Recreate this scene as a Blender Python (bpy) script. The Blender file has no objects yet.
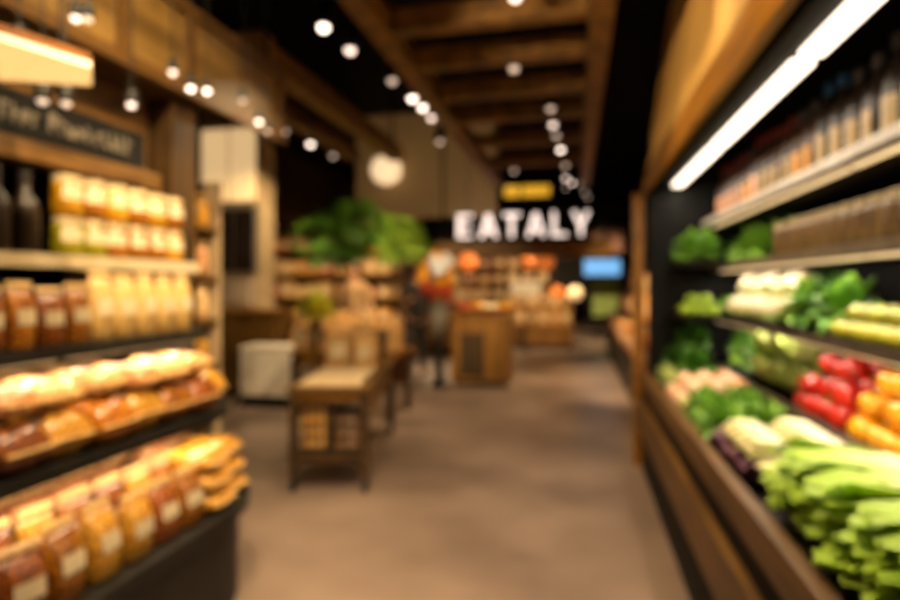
import bpy, bmesh, math, random
from mathutils import Vector, Matrix
random.seed(7)
S = bpy.context.scene
COL = S.collection
PI = math.pi
R = math.radians
CZ = 4.8

# ------------------------------------------------------------------ materials
def lin(h):
    if isinstance(h, str):
        h = h.lstrip('#'); c = [int(h[i:i+2], 16)/255 for i in (0, 2, 4)]
    else:
        c = [v/255 for v in h]
    return [(v/12.92 if v <= .04045 else ((v+.055)/1.055)**2.4) for v in c] + [1]

def mat(name, c1, c2=None, scale=8, rough=.5, metal=0, bump=0, kind='noise', coat=0, emit=None, strength=0, var=0,
        stretch=(1, 1, 1), trans=0, detail=4, spec=.5, lo=.35, hi=.65):
    m = bpy.data.materials.new(name); m.use_nodes = True
    nt = m.node_tree; N = nt.nodes; L = nt.links
    b = N['Principled BSDF']
    b.inputs['Roughness'].default_value = rough
    b.inputs['Metallic'].default_value = metal
    b.inputs['Coat Weight'].default_value = coat
    b.inputs['Coat Roughness'].default_value = .15
    b.inputs['Transmission Weight'].default_value = trans
    b.inputs['Specular IOR Level'].default_value = spec
    b.inputs['Base Color'].default_value = lin(c1)
    if c2 is not None or bump:
        tc = N.new('ShaderNodeTexCoord'); mp = N.new('ShaderNodeMapping'); mp.inputs['Scale'].default_value = stretch
        L.new(tc.outputs['Object'], mp.inputs['Vector'])
        if kind == 'voronoi':
            t = N.new('ShaderNodeTexVoronoi'); out = t.outputs['Distance']
        elif kind == 'wave':
            t = N.new('ShaderNodeTexWave'); t.inputs['Distortion'].default_value = 3; t.inputs['Detail'].default_value = 3; out = t.outputs['Fac']
        else:
            t = N.new('ShaderNodeTexNoise'); t.inputs['Detail'].default_value = detail; out = t.outputs['Fac']
        t.inputs['Scale'].default_value = scale
        L.new(mp.outputs['Vector'], t.inputs['Vector'])
        cr = N.new('ShaderNodeValToRGB')
        cr.color_ramp.elements[0].position = lo; cr.color_ramp.elements[1].position = hi
        cr.color_ramp.elements[0].color = lin(c1); cr.color_ramp.elements[1].color = lin(c2 or c1)
        L.new(out, cr.inputs['Fac'])
        col = cr.outputs['Color']
        if var:
            oi = N.new('ShaderNodeObjectInfo'); mr = N.new('ShaderNodeMapRange')
            mr.inputs['To Min'].default_value = 1-var; mr.inputs['To Max'].default_value = 1+var*.6
            hs = N.new('ShaderNodeHueSaturation')
            L.new(oi.outputs['Random'], mr.inputs['Value']); L.new(mr.outputs['Result'], hs.inputs['Value'])
            L.new(col, hs.inputs['Color']); col = hs.outputs['Color']
        L.new(col, b.inputs['Base Color'])
        if bump:
            bp = N.new('ShaderNodeBump'); bp.inputs['Strength'].default_value = bump; bp.inputs['Distance'].default_value = .02
            L.new(out, bp.inputs['Height']); L.new(bp.outputs['Normal'], b.inputs['Normal'])
    if emit:
        b.inputs['Emission Color'].default_value = lin(emit); b.inputs['Emission Strength'].default_value = strength
    return m

def gradmat(name, c0, c1, axis, a, b_, rough=.45, noise=.25):
    """a leaf's own colour running from its pale base to its green tip along one of its axes"""
    m = mat(name, c0, rough=rough); nt = m.node_tree; N = nt.nodes; L = nt.links
    tc = N.new('ShaderNodeTexCoord'); sx = N.new('ShaderNodeSeparateXYZ'); mr = N.new('ShaderNodeMapRange')
    no = N.new('ShaderNodeTexNoise'); no.inputs['Scale'].default_value = 18
    ad = N.new('ShaderNodeMath'); ad.operation = 'MULTIPLY_ADD'; ad.inputs[1].default_value = noise
    L.new(tc.outputs['Object'], sx.inputs[0]); L.new(sx.outputs[axis], mr.inputs['Value'])
    mr.inputs['From Min'].default_value = a; mr.inputs['From Max'].default_value = b_
    L.new(tc.outputs['Object'], no.inputs['Vector'])
    L.new(no.outputs['Fac'], ad.inputs[0]); L.new(mr.outputs['Result'], ad.inputs[2])
    cr = N.new('ShaderNodeValToRGB'); cr.color_ramp.elements[0].color = lin(c0); cr.color_ramp.elements[1].color = lin(c1)
    cr.color_ramp.elements[0].position = .15; cr.color_ramp.elements[1].position = .95
    L.new(ad.outputs[0], cr.inputs['Fac']); L.new(cr.outputs['Color'], N['Principled BSDF'].inputs['Base Color'])
    return m

M = {}
M['concrete'] = mat('polished_concrete', '#5f4e45', '#907a6c', 1.1, .34, bump=.03, detail=8, lo=.3, hi=.7)
M['black'] = mat('black_paint', '#0b0a09', '#12100e', 6, .7, spec=.2)
M['ceil'] = mat('black_ceiling', '#070605', '#0c0a09', 3, .9, spec=.1)
M['metal_black'] = mat('black_metal', '#15130f', '#1e1a15', 12, .5, spec=.3)
M['steel'] = mat('brushed_steel', '#8b857c', '#a39c92', 30, .35, 1)
M['wood'] = mat('honey_wood', '#a0662a', '#7a4716', 3, .5, bump=.05, stretch=(6, .5, 6), kind='noise')
M['wood_beam'] = mat('beam_wood', '#875d20', '#573b0d', 3, .6, bump=.08, stretch=(3, 3, 3))
M['wood_dark'] = mat('dark_wood', '#4a310f', '#2d1d07', 4, .5, bump=.05, stretch=(4, 4, .6))
M['wood_panel'] = mat('header_wood', '#8d6c36', '#624820', 2.5, .45, bump=.04, stretch=(4, .6, 4), coat=.2)
M['wood_kiosk'] = mat('kiosk_wood', '#94651f', '#6b4512', 4, .5, bump=.05, stretch=(4, 4, .5))
M['fascia'] = mat('pale_fascia', '#d8ad62', '#b0823a', 2.2, .55, stretch=(2, 1, .6), lo=.3, hi=.7)
M['fascia_trim'] = mat('amber_wood', '#9c681a', '#734609', 4, .45, stretch=(5, .5, 5))
M['rail_wood'] = mat('rail_wood', '#6e4c1c', '#4c320f', 5, .5, stretch=(6, .5, 6))
M['rail_grey'] = mat('grey_bumper', '#4a3a2b', '#382b20', 5, .45)
M['price_rail'] = mat('cream_price_rail', '#d8c6a4', '#c3ae88', 12, .35)
M['price_rail_grey'] = mat('pale_price_rail', '#d5cabb', '#b5a997', 10, .3)
M['brown_rail'] = mat('tan_price_rail', '#8d7a63', '#75644f', 10, .4)
M['led'] = mat('led_tube', '#ffffff', emit='#ffe9cf', strength=4)
M['plaster'] = mat('ribbed_plaster', '#b79b72', '#86704f', 2.5, .8, bump=.25, kind='wave', stretch=(1.5, 1, .1))
M['pillar'] = mat('pale_pillar', '#b59c78', '#9c8260', 3, .7)
M['pillar_panel'] = mat('lit_panel', '#e8cf9f', '#d8ba84', 3, .6, emit='#f0c68c', strength=.85)
M['bezel_dark'] = mat('dark_label', '#2e241b', '#241b13', 5, .6)
M['cap_dark'] = mat('dark_cap', '#1c1612', '#14100c', 5, .5)
M['screen'] = mat('dark_screen', '#1a130f', '#241b16', 2, .25, spec=.6)
M['bezel'] = mat('grey_bezel', '#6a6058', '#5a5149', 4, .5)
M['brown_cab'] = mat('brown_cabinet', '#63430f', '#4a3008', 4, .5)
M['grey_box'] = mat('grey_enamel', '#a08c78', '#8e7b68', 5, .5)
M['crate'] = mat('white_crate', '#eadfce', '#d8cab4', 9, .6)
M['cream'] = mat('cream_cloth', '#d6bd97', '#c4a880', 14, .8)
M['carton'] = mat('cream_carton', '#dbae72', '#c2904f', 6, .6, var=.25)
M['carton_amber'] = mat('amber_carton', '#c98a35', '#a5641c', 7, .5, var=.35)
M['carton_red'] = mat('red_carton', '#b5532f', '#8e3a1c', 7, .5, var=.3)
M['paper'] = mat('label_paper', '#e3d2b2', '#cfb98f', 10, .6)
M['paper_white'] = mat('white_label', '#dccbab', '#c8b48e', 8, .5)
M['pasta_orange'] = mat('amber_pasta', '#e0901f', '#6e3408', 62, .35, kind='voronoi', coat=.5, var=.35, lo=.05, hi=.75)
M['pasta_yellow'] = mat('yellow_pasta', '#f8bf48', '#a5640f', 60, .35, kind='voronoi', coat=.5, var=.25, lo=.05, hi=.8)
M['pasta_cream'] = mat('cream_pasta', '#fbe2ae', '#c8842c', 55, .3, kind='voronoi', coat=.7, var=.22, lo=.05, hi=.85)
M['pasta_brown'] = mat('brown_pasta', '#b9651a', '#4d230a', 60, .35, kind='voronoi', coat=.5, var=.35, lo=.05, hi=.7)
M['pasta_pink'] = mat('rosy_pasta', '#f6c08c', '#a8622a', 60, .35, kind='voronoi', coat=.5, var=.2, lo=.05, hi=.8)
M['pasta_pale'] = mat('pale_flour_pack', '#cda968', '#a37c3f', 9, .45, coat=.3, var=.15)
M['seal'] = mat('crimped_film', '#e8c58a', '#c79a55', 30, .3, coat=.5)
M['jar_green'] = mat('green_preserve', '#968a14', '#5e5608', 22, .2, coat=.8, var=.2)
M['jar_amber'] = mat('amber_preserve', '#a5660f', '#643606', 22, .2, coat=.8, var=.25)
M['jar_yellow'] = mat('yellow_preserve', '#c89314', '#8a5a08', 22, .2, coat=.8, var=.2)
M['lid'] = mat('cream_lid', '#cbb48a', '#b39a6c', 8, .4)
M['bottle_dark'] = mat('dark_bottle', '#1f1408', '#2c1c0b', 6, .4, spec=.3)
M['bottle_brown'] = mat('brown_bottle', '#3b2412', '#221409', 6, .4, spec=.3)
M['cap_red'] = mat('red_cap', '#8e3527', '#70261b', 6, .4)
M['cap_blue'] = mat('blue_cap', '#3f6f9f', '#30567c', 6, .4)
M['cap_grey'] = mat('grey_cap', '#5c544c', '#443d37', 6, .4)
M['label_orange'] = mat('orange_label', '#e09a28', '#bd7a1b', 8, .5)
M['label_cream'] = mat('cream_label', '#b0905a', '#92713d', 8, .5, var=.15)
M['label_pink'] = mat('pale_pink_label', '#e3ab88', '#c98d68', 8, .5)
M['jar_band'] = mat('tan_band', '#7d5d35', '#634726', 9, .5, var=.3)
M['jarpaste'] = mat('beige_paste', '#8f7043', '#5d4525', 18, .25, coat=.6, var=.25)
M['leaf_dark'] = mat('dark_leaf', '#38701a', '#629628', 9, .5, var=.25)
M['leaf_mid'] = mat('mid_leaf', '#5c9426', '#97c440', 9, .45, var=.2)
M['leaf_light'] = mat('light_leaf', '#8db83a', '#c1d964', 9, .45, var=.2)
M['leaf_pale'] = mat('pale_cabbage', '#a6b458', '#d0d68a', 8, .45, var=.15)
M['leaf_tree'] = mat('tree_leaf', '#3c6a1a', '#648f28', 6, .5, var=.15)
M['leaf_tree_light'] = mat('bright_tree_leaf', '#678f26', '#98b03a', 6, .5)
M['leaf_yellow'] = mat('yellow_leaf', '#a9b02a', '#d5c43b', 6, .5)
M['purple'] = mat('purple_leaf', '#4a2238', '#805568', 10, .4, var=.2)
M['romaine'] = gradmat('romaine_leaf', '#f4f3bb', '#b4d640', 0, -.17, .12)
M['endive'] = gradmat('endive_leaf', '#f7eee0', '#dfd79b', 0, -.02, .13)
M['cauli'] = mat('cauliflower_curd', '#f7e9cb', '#e0c99c', 30, .7, bump=.5)
M['lime'] = mat('lime_skin', '#a6c52e', '#86aa20', 20, .35, coat=.3, var=.15)
M['yellow_fruit'] = mat('yellow_skin', '#c4bd34', '#93941f', 14, .35, coat=.3, var=.15)
M['red'] = mat('red_pepper', '#d8301f', '#a91a10', 5, .22, coat=.6, var=.2)
M['orange'] = mat('orange_pepper', '#f9b41e', '#ec920e', 5, .25, coat=.5, var=.15)
M['stalk'] = mat('green_stalk', '#5a7a2a', '#43601c', 8, .5)
M['onion'] = mat('peach_onion', '#efb487', '#d98a58', 7, .35, coat=.3, var=.2)
M['onion_pale'] = mat('pale_onion', '#f0d0ae', '#dba884', 7, .35, coat=.3, var=.15)
M['potato'] = mat('tan_potato', '#d9b27a', '#b88b50', 10, .6)
M['bark'] = mat('brown_bark', '#5f3d17', '#3c2409', 10, .8, bump=.3, stretch=(3, 3, .6))
M['soil'] = mat('dark_soil', '#21150b', '#33210f', 30, .95)
M['pot'] = mat('clay_pot', '#8a5427', '#6a3d1a', 6, .6)
M['bulb'] = [mat('lamp_glow_%s' % w, '#fff3e0', emit=c, strength=s) for w, c, s in (('bright', '#ffe6d2', 6.5), ('medium', '#ffe0cc', 3.2), ('dim', '#f2d2b8', 1.3))]
M['pool_glow'] = mat('light_pool_glow', '#fff0d0', emit='#ffd9a8', strength=1.0)  # glow standing in for a pool of light on the plaster
M['copper_glow'] = mat('copper_shade', '#d97b3c', '#c06a30', 5, .4, emit='#e0722c', strength=.75)
M['globe'] = mat('goods_blob_glow', '#ffe7c0', emit='#ffc98a', strength=.9)  # pale glow put on a blob of goods, no lamp
M['panel_light'] = mat('linear_diffuser', '#ffffff', emit='#ffc878', strength=1.1)
M['sign_white'] = mat('lit_letter_face', '#6a6460', emit='#ffe4d4', strength=1.9)
M['sign_yellow'] = mat('yellow_lightbox', '#3a2a10', emit='#e8a92c', strength=1.15)
M['tv'] = mat('blue_screen_glow', '#101a22', emit='#6fb4ec', strength=1.25)
M['green_sign'] = mat('green_board', '#6f8440', '#8d9a55', 3, .6)
M['pink_board'] = mat('dusty_pink_board', '#8a5f4e', '#734c3d', 3, .7)
M['chalk'] = mat('grey_lettering', '#6f6556', '#5c5346', 30, .8)
M['skin'] = mat('skin', '#c9936c', '#b98059', 8, .5)
M['cloth_black'] = mat('black_cloth', '#17120f', '#221b17', 20, .85)
M['cloth_beige'] = mat('beige_cloth', '#b08a60', '#96734c', 20, .85)
M['hair'] = mat('dark_hair', '#1d120a', '#2d1c10', 30, .6)
M['eye'] = mat('dark_eye', '#120c08', rough=.2)
M['lip'] = mat('lip', '#9a5245', rough=.5)
M['petal_white'] = mat('white_petal', '#f2f3f2', '#d5dce4', 12, .6)
M['petal_yellow'] = mat('yellow_petal', '#f0b62c', '#d99717', 12, .6)
M['petal_red'] = mat('red_petal', '#c8432b', '#a23220', 12, .6)
M['petal_orange'] = mat('orange_petal', '#ea8a48', '#d06c2d', 12, .6)
M['zinc'] = mat('grey_zinc', '#6d675f', '#8a8378', 7, .45, .3)
M['wire'] = mat('dark_wire', '#2a1c10', '#1d130a', 8, .5)
M['rubber'] = mat('black_rubber', '#0e0d0c', rough=.7)
M['chrome'] = mat('grey_steel', '#8f8a84', rough=.3, metal=1)

# ------------------------------------------------------------------ mesh helpers
class MB:
    def __init__(s): s.bm = bmesh.new()
    def box(s, x0, x1, y0, y1, z0, z1, bevel=0):
        b = bmesh.new()
        bmesh.ops.create_cube(b, size=1, matrix=Matrix.Translation(((x0+x1)/2, (y0+y1)/2, (z0+z1)/2)) @ Matrix.Diagonal((x1-x0, y1-y0, z1-z0, 1)))
        if bevel: bmesh.ops.bevel(b, geom=b.edges[:], offset=bevel, segments=2, affect='EDGES', profile=.7)
        s._add(b); return s
    def _add(s, b, mtx=None):
        if mtx is not None: bmesh.ops.transform(b, matrix=mtx, verts=b.verts)
        me = bpy.data.meshes.new('t'); b.to_mesh(me); b.free(); s.bm.from_mesh(me); bpy.data.meshes.remove(me)
    def lathe(s, prof, n=20, loc=(0, 0, 0), rot=None):
        b = bmesh.new(); rings = []
        for r, z in prof:
            rings.append([b.verts.new((r*math.cos(2*PI*i/n), r*math.sin(2*PI*i/n), z)) for i in range(n)])
        for a, c in zip(rings, rings[1:]):
            for i in range(n): b.faces.new((a[i], a[(i+1) % n], c[(i+1) % n], c[i]))
        b.faces.new(rings[0][::-1]); b.faces.new(rings[-1])
        m = Matrix.Translation(loc)
        if rot is not None: m = m @ rot
        s._add(b, m); return s
    def tube(s, p, q, r, n=10, r2=None):
        p, q = Vector(p), Vector(q); d = q-p
        s.lathe([(r, 0), (r if r2 is None else r2, d.length)], n, p, d.to_track_quat('Z', 'Y').to_matrix().to_4x4()); return s
    def ball(s, c, r, sc=(1, 1, 1), sub=2, jit=0, rng=random):
        b = bmesh.new(); bmesh.ops.create_icosphere(b, subdivisions=sub, radius=r)
        for v in b.verts:
            k = 1+rng.uniform(-jit, jit)
            v.co = Vector((v.co.x*sc[0]*k+c[0], v.co.y*sc[1]*k+c[1], v.co.z*sc[2]*k+c[2]))
        s._add(b); return s
    def prism(s, pts, z0, z1, bevel=0):
        b = bmesh.new()
        lo = [b.verts.new((x, y, z0)) for x, y in pts]; hi = [b.verts.new((x, y, z1)) for x, y in pts]
        n = len(pts)
        b.faces.new(lo[::-1]); b.faces.new(hi)
        for i in range(n): b.faces.new((lo[i], lo[(i+1) % n], hi[(i+1) % n], hi[i]))
        s._add(b); return s
    def hull(s, pts):
        b = bmesh.new()
        for p in pts: b.verts.new(p)
        bmesh.ops.convex_hull(b, input=b.verts); s._add(b); return s
    def leaf(s, base, dirv, up, L, W, curl=.4, ruffle=0, n=5, rng=random):
        """a bent, folded leaf blade with a slight thickness of its own folds"""
        d = Vector(dirv).normalized(); u = Vector(up); side = d.cross(u)
        if side.length < 1e-4: side = d.cross(Vector((1, 0, .3)))
        side.normalize(); u = side.cross(d).normalized()
        base = Vector(base); rows = []
        for i in range(n+1):
            t = i/n; w = W*math.sin(PI*min(1, .12+.83*t))**.8
            p = base + d*L*(t-.18*curl*t*t) + u*(-curl*L*.55*t*t + .12*L*t)
            rr = [ruffle*rng.uniform(-1, 1)*W for _ in range(3)]
            rows.append([s.bm.verts.new(p-side*w/2+u*(.15*w+rr[0])), s.bm.verts.new(p+u*rr[1]*.4), s.bm.verts.new(p+side*w/2+u*(.15*w+rr[2]))])
        for a, c in zip(rows, rows[1:]):
            for k in range(2): s.bm.faces.new((a[k], a[k+1], c[k+1], c[k]))
        return s
    def mesh(s, name, m, smooth=False, fix=True):
        if fix: bmesh.ops.recalc_face_normals(s.bm, faces=s.bm.faces)
        me = bpy.data.meshes.new(name); s.bm.to_mesh(me); s.bm.free()
        if smooth:
            for p in me.polygons: p.use_smooth = True
        me.materials.append(m); return me
    def build(s, name, m, parent=None, smooth=False, loc=None, fix=True):
        o = bpy.data.objects.new(name, s.mesh(name, m, smooth, fix)); COL.objects.link(o)
        if parent: o.parent = parent
        if loc is not None: o.location = loc
        return o

def tag(o, label=None, cat=None, group=None, kind=None):
    if label: o['label'] = label
    if cat: o['category'] = cat
    if group: o['group'] = group
    if kind: o['kind'] = kind
    return o
def empty(name, loc, label, cat, group=None, rz=0):
    o = bpy.data.objects.new(name, None); COL.objects.link(o); o.empty_display_size = .1
    o.location = loc; o.rotation_euler = (0, 0, rz); return tag(o, label, cat, group)
def struct(o, label=None, cat=None): return tag(o, label, cat, None, 'structure')
def dup(src, loc, label, group=None, rot=(0, 0, 0), sc=1, mats=None):
    """copy a thing with copies of its parts and sub-parts"""
    def rec(o, par):
        c = o.copy(); COL.objects.link(c)
        if par is not None:
            c.parent = par; c.matrix_parent_inverse = o.matrix_parent_inverse
        for ch in [x for x in KIDS.get(o.name, [])]: rec(ch, c)
        return c
    c = rec(src, None); c.location = loc; c.rotation_euler = rot
    c.scale = (sc,)*3 if not hasattr(sc, '__len__') else sc
    c['label'] = label
    if group: c['group'] = group
    return c
KIDS = {}
def kids(o):
    KIDS[o.name] = [c for c in COL.objects if c.parent == o]
    for c in KIDS[o.name]: kids(c)
class Proto:
    """first use moves the thing itself, later uses copy it"""
    def __init__(s, o): s.o = o; s.used = False; kids(o)
    def put(s, loc, label, group=None, rot=(0, 0, 0), sc=1):
        if not s.used:
            s.used = True; o = s.o; o.location = loc; o.rotation_euler = rot; o.scale = (sc,)*3 if not hasattr(sc, '__len__') else sc
            o['label'] = label
            if group: o['group'] = group
            return o
        return dup(s.o, loc, label, group, rot, sc)
ORD = ['first', 'second', 'third', 'fourth', 'fifth', 'sixth', 'seventh', 'eighth', 'ninth', 'tenth', 'eleventh', 'twelfth', 'thirteenth', 'fourteenth',
       'fifteenth', 'sixteenth', 'seventeenth', 'eighteenth', 'nineteenth', 'twentieth', 'twenty-first', 'twenty-second', 'twenty-third', 'twenty-fourth',
       'twenty-fifth', 'twenty-sixth', 'twenty-seventh', 'twenty-eighth', 'twenty-ninth', 'thirtieth']

# ------------------------------------------------------------------ room shell
struct(MB().box(-7, 2.2, -1.5, 24, -.1, 0).build('floor', M['concrete']))
struct(MB().box(-7, 2.2, -1.5, 24, CZ, CZ+.1).build('ceiling', M['ceil']))
struct(MB().box(-7, 2.2, 24, 24.15, 0, CZ).build('wall_back', M['wood_dark']))
struct(MB().box(-7.15, -7, -1.5, 24.15, 0, CZ).build('wall_left', M['wood_dark']))
struct(MB().box(2.05, 2.2, -1.5, 24, 0, CZ).build('wall_right', M['wood_dark']))
# exposed timber: cross beams between two long girders
for i, y in enumerate((3.52, 4.14, 4.87, 5.58, 6.6, 7.7)):
    struct(MB().box(-1.16, .08, y-.06, y+.06, 3.05, 3.2, .01).build('trim_%d' % (i+1), M['wood_beam']),)
struct(MB().box(.09, .23, 2.6, 9.2, 3.0, 3.2, .01).build('trim_7', M['wood_beam']))
struct(MB().box(-1.32, -1.17, 2.2, 9.2, 3.03, 3.2, .01).build('trim_8', M['wood_beam']))
struct(MB().box(-2.36, -2.18, 3.6, 7.0, 3.03, 3.2, .01).build('trim_9', M['wood_beam']))
for i, (x, y) in enumerate([(.16, 3), (.16, 8.9), (-1.245, 2.6), (-1.245, 8.9), (-2.27, CZ), (-2.27, 6.8)]):
    struct(MB().tube((x, y, 3.2), (x, y, CZ), .015).build('trim_%d' % (10+i), M['black']))
struct(MB().box(-3.0, -2.86, 4.2, 7.2, 3.1, 3.25, .01).build('trim_16', M['wood_beam']))
for i, y in enumerate((4.4, 7.0)):
    struct(MB().tube((-2.93, y, 3.25), (-2.93, y, CZ), .015).build('trim_%d' % (17+i), M['black']))
# wood-clad stretch of the far left wall
for i in range(8):
    struct(MB().box(-6.99, -6.93, 6.0+i*1.2, 7.17+i*1.2, .1, 3.3, .01).build('trim_%d' % (30+i), M['rail_wood']))

# ------------------------------------------------------------------ left shelving with a wooden header
g = empty('wall_shelving', (-2.1, 1.0, 0), 'tall dark shelving on the left with rounded lower trays and a wooden header', 'shelving')
def W(o): # keep world coordinates for parts of a thing placed away from the origin
    p = o.parent; o.matrix_parent_inverse = Matrix.Translation(-p.location) if p.rotation_euler.z == 0 else (Matrix.Translation(p.location) @ Matrix.Rotation(p.rotation_euler.z, 4, 'Z')).inverted(); return o
def roundplan(xf, yend, r, xb=-2.45, y0=-.7):
    pts = [(xb, y0), (xf, y0)]
    for k in range(9):
        a = k/8*PI/2; pts.append((xf-r+r*math.cos(a), yend-r+r*math.sin(a)))
    pts.append((xb, yend)); return pts
def tray(xf, yend, r, z, name, th=.03, rim=True):
    pts = roundplan(xf, yend, r)
    t = W(MB().prism(pts, z-th, z).build(name, M['metal_black'], g))
    if rim:
        outer = pts[1:-1]
        m = MB()
        inner = roundplan(xf-.018, yend-.018, r-.018)[1:-1]
        for (a, b), (c, d) in zip(zip(outer, outer[1:]), zip(inner, inner[1:])):
            m.hull([(p[0], p[1], zz) for p in (a, b, c, d) for zz in (z+.0005, z+.016)])
        o = m.build('rim', M['metal_black'], t)
    return t
T1, T2, T3, T4 = .43, .83, 1.19, 1.50
W(MB().prism(roundplan(-1.46, 2.51, .41), 0, T1-.032).build('plinth', M['metal_black'], g))
tray(-1.42, 2.56, .44, T1, 'tray')
tray(-1.56, 2.58, .40, T2, 'tray')
tray(-1.70, 2.42, .12, T3, 'shelf', .04, False)
tray(-1.80, 2.42, .08, T4, 'shelf', .03, False)
W(MB().box(-1.798, -1.785, -.7, 2.40, T4-.035, T4+.012).build('price_rail', M['price_rail'], g))
W(MB().box(-2.50, -2.45, -.7, 2.62, 0, 2.9).build('back_panel', M['black'], g))
W(MB().box(-2.40, -1.80, .2, 2.05, T1+.002, T1+.13).build('riser', M['black'], g))
W(MB().box(-2.40, -2.02, .2, 2.2, T2+.002, T2+.172).build('riser', M['black'], g))
# header: three panels in a frame, set on an end post
W(MB().box(-2.0, -1.93, -.7, 3.45, 2.40, 2.80, .01).build('header_board', M['wood_panel'], g))
for y in (.9, 2.06, 2.5, 3.40):
    W(MB().box(-1.928, -1.905, y-.03, y+.03, 2.40, 2.80).build('header_stile', M['rail_wood'], g))
W(MB().box(-1.928, -1.90, -.7, 3.45, 2.36, 2.42, .005).build('header_rail', M['rail_wood'], g))
W(MB().box(-1.928, -1.90, -.7, 3.45, 2.78, 2.83, .005).build('header_rail', M['rail_wood'], g))
W(MB().box(-2.45, -1.93, -.7, 2.62, 2.345, 2.398).build('header_soffit', M['wood_dark'], g))
W(MB().box(-2.45, -2.10, -.7, 2.42, 1.98, 2.343).build('recess_board', M['rail_wood'], g))
W(MB().box(-2.12, -2.0, -.7, 2.40, 1.87, 1.95, .008).build('sign_ledge', M['rail_wood'], g))
W(MB().box(-2.45, -1.97, 2.44, 2.62, 0, 2.343, .01).build('end_post', M['wood_dark'], g))
W(MB().tube((-1.965, 3.3, 2.80), (-1.965, 3.3, CZ), .012).build('hanger', M['metal_black'], g))
# chalkboard sign with two grey lines of lettering, too soft to read
sb = empty('shelf_sign', (-2.0, 1.2, 1.952), 'long black signboard with two blurred grey words above the top shelf', 'sign')
W(MB().box(-2.02, -1.995, -.1, 2.28, 1.955, 2.12, .004).build('board', M['black'], sb))
for y0, y1 in ((1.0, 1.72), (1.78, 2.2)):
    m = MB(); y = y0; rg = random.Random(int(y0*100))
    while y < y1:
        w = rg.uniform(.02, .034); h = rg.choice((.05, .065, .075))
        m.box(-1.994, -1.989, y, y+w*.35, 2.0, 2.0+h)
        m.box(-1.994, -1.989, y+w*.35, y+w, 2.0+h*rg.choice((.0, .4, .8)), 2.012+h*rg.choice((.1, .45, .85)))
        y += w+.012
    W(m.build('lettering', M['chalk'], sb))
# linear lamp hung over the left shelves
fl = empty('linear_lamp', (-1.55, 1.2, 2.02), 'long glowing warm lamp panel hanging over the left shelves', 'lamp')
q = [(-1.48, .92), (-1.41, 1.13), (-1.34, 1.33), (-1.46, 1.45), (-1.69, 1.35), (-1.91, 1.26)]
W(MB().prism(q, 2.02, 2.035).build('diffuser', M['panel_light'], fl))
W(MB().prism([(x*1.0, y) for x, y in q], 2.037, 2.06).build('housing', M['wood'], fl))
for x, y in ((-1.55, 1.12), (-1.48, 1.36)):
    W(MB().tube((x, y, 2.06), (x, y, CZ), .005).build('hanger', M['metal_black'], fl))

# ------------------------------------------------------------------ packs
def loft(rings, n=16, e=2.6, seed=0, jit=.0):
    rg = random.Random(seed); b = MB(); R_ = []
    for z, a, c, ox in rings:
        row = []
        for i in range(n):
            t = 2*PI*i/n; ct, st = math.cos(t), math.sin(t)
            x = a*math.copysign(abs(ct)**(2/e), ct); y = c*math.copysign(abs(st)**(2/e), st)
            k = 1+rg.uniform(-jit, jit)
            row.append(b.bm.verts.new((x*k+ox, y*k, z)))
        R_.append(row)
    for p, q in zip(R_, R_[1:]):
        for i in range(n): b.bm.faces.new((p[i], p[(i+1) % n], q[(i+1) % n], q[i]))
    b.bm.faces.new(R_[0][::-1]); b.bm.faces.new(R_[-1]); return b
def standing_bag(m, lab=True, seed=1, h=.24, w=.12, d=.08, lm='paper_white'):
    """pouch facing +X, w across Y, d along X"""
    prof = [(0, .8*d/2, .88*w/2, 0), (.04*h, .97*d/2, .98*w/2, 0), (.35*h, 1.05*d/2, w/2, 0), (.65*h, .85*d/2, w/2, 0), (.82*h, .35*d/2, .98*w/2, 0), (.88*h, .08*d/2, .97*w/2, 0)]
    o = loft(prof, 18, 2.8, seed, .05).build('pasta_bag', m, None, True); tag(o, 'x', 'bag of pasta')
    s = loft([(.885*h, .07*d/2, .97*w/2, 0), (.94*h, .06*d/2, .97*w/2, .004), (h, .05*d/2, .97*w/2, -.002)], 12, 4).build('crimped_seal', M['seal'], o)
    if lab:
        L = MB(); rows = []
        for z in (.36, .45, .54, .60):
            a = (1.04 if z < .5 else .97)*d/2+.003
            rows.append([L.bm.verts.new((a*abs(math.cos(t))**(2/2.8)+.001, w/2*math.copysign(abs(math.sin(t))**(2/2.8), t), z*h)) for t in [(-.62+1.24*i/6) for i in range(7)]])
        for p, q in zip(rows, rows[1:]):
            for i in range(6): L.bm.faces.new((p[i], p[i+1], q[i+1], q[i]))
        L.build('label', M[lm], o, True)
    return o
def lying_bag(m, seed=2, L=.27, w=.16, t=.086, lm='paper_white', lab=True):
    """pillow pack lying along X, resting on z = 0"""
    b = loft([(-L*.5+.02, .12*t/2, .93*w/2, 0), (-L*.42, .6*t/2, .97*w/2, 0), (-L*.28, .97*t/2, w/2, 0), (0, t/2, w/2, 0), (L*.28, .97*t/2, w/2, 0), (L*.42, .6*t/2, .97*w/2, 0), (L*.5-.02, .12*t/2, .93*w/2, 0)], 18, 2.9, seed, .04)
    bmesh.ops.transform(b.bm, matrix=Matrix(((0, 0, 1, 0), (0, 1, 0, 0), (-1, 0, 0, t/2), (0, 0, 0, 1))), verts=b.bm.verts)
    zs = min(v.co.z for v in b.bm.verts)
    for v in b.bm.verts: v.co.z -= zs
    o = b.build('pasta_pack', m, None, True); tag(o, 'x', 'bag of pasta')
    MB().box(L*.5-.02, L*.5, -w*.45, w*.45, t/2-.002, t/2+.002).build('crimped_seal', M['seal'], o)
    MB().box(-L*.5, -L*.5+.02, -w*.45, w*.45, t/2-.002, t/2+.002).build('crimped_seal', M['seal'], o)
    return o
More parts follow.
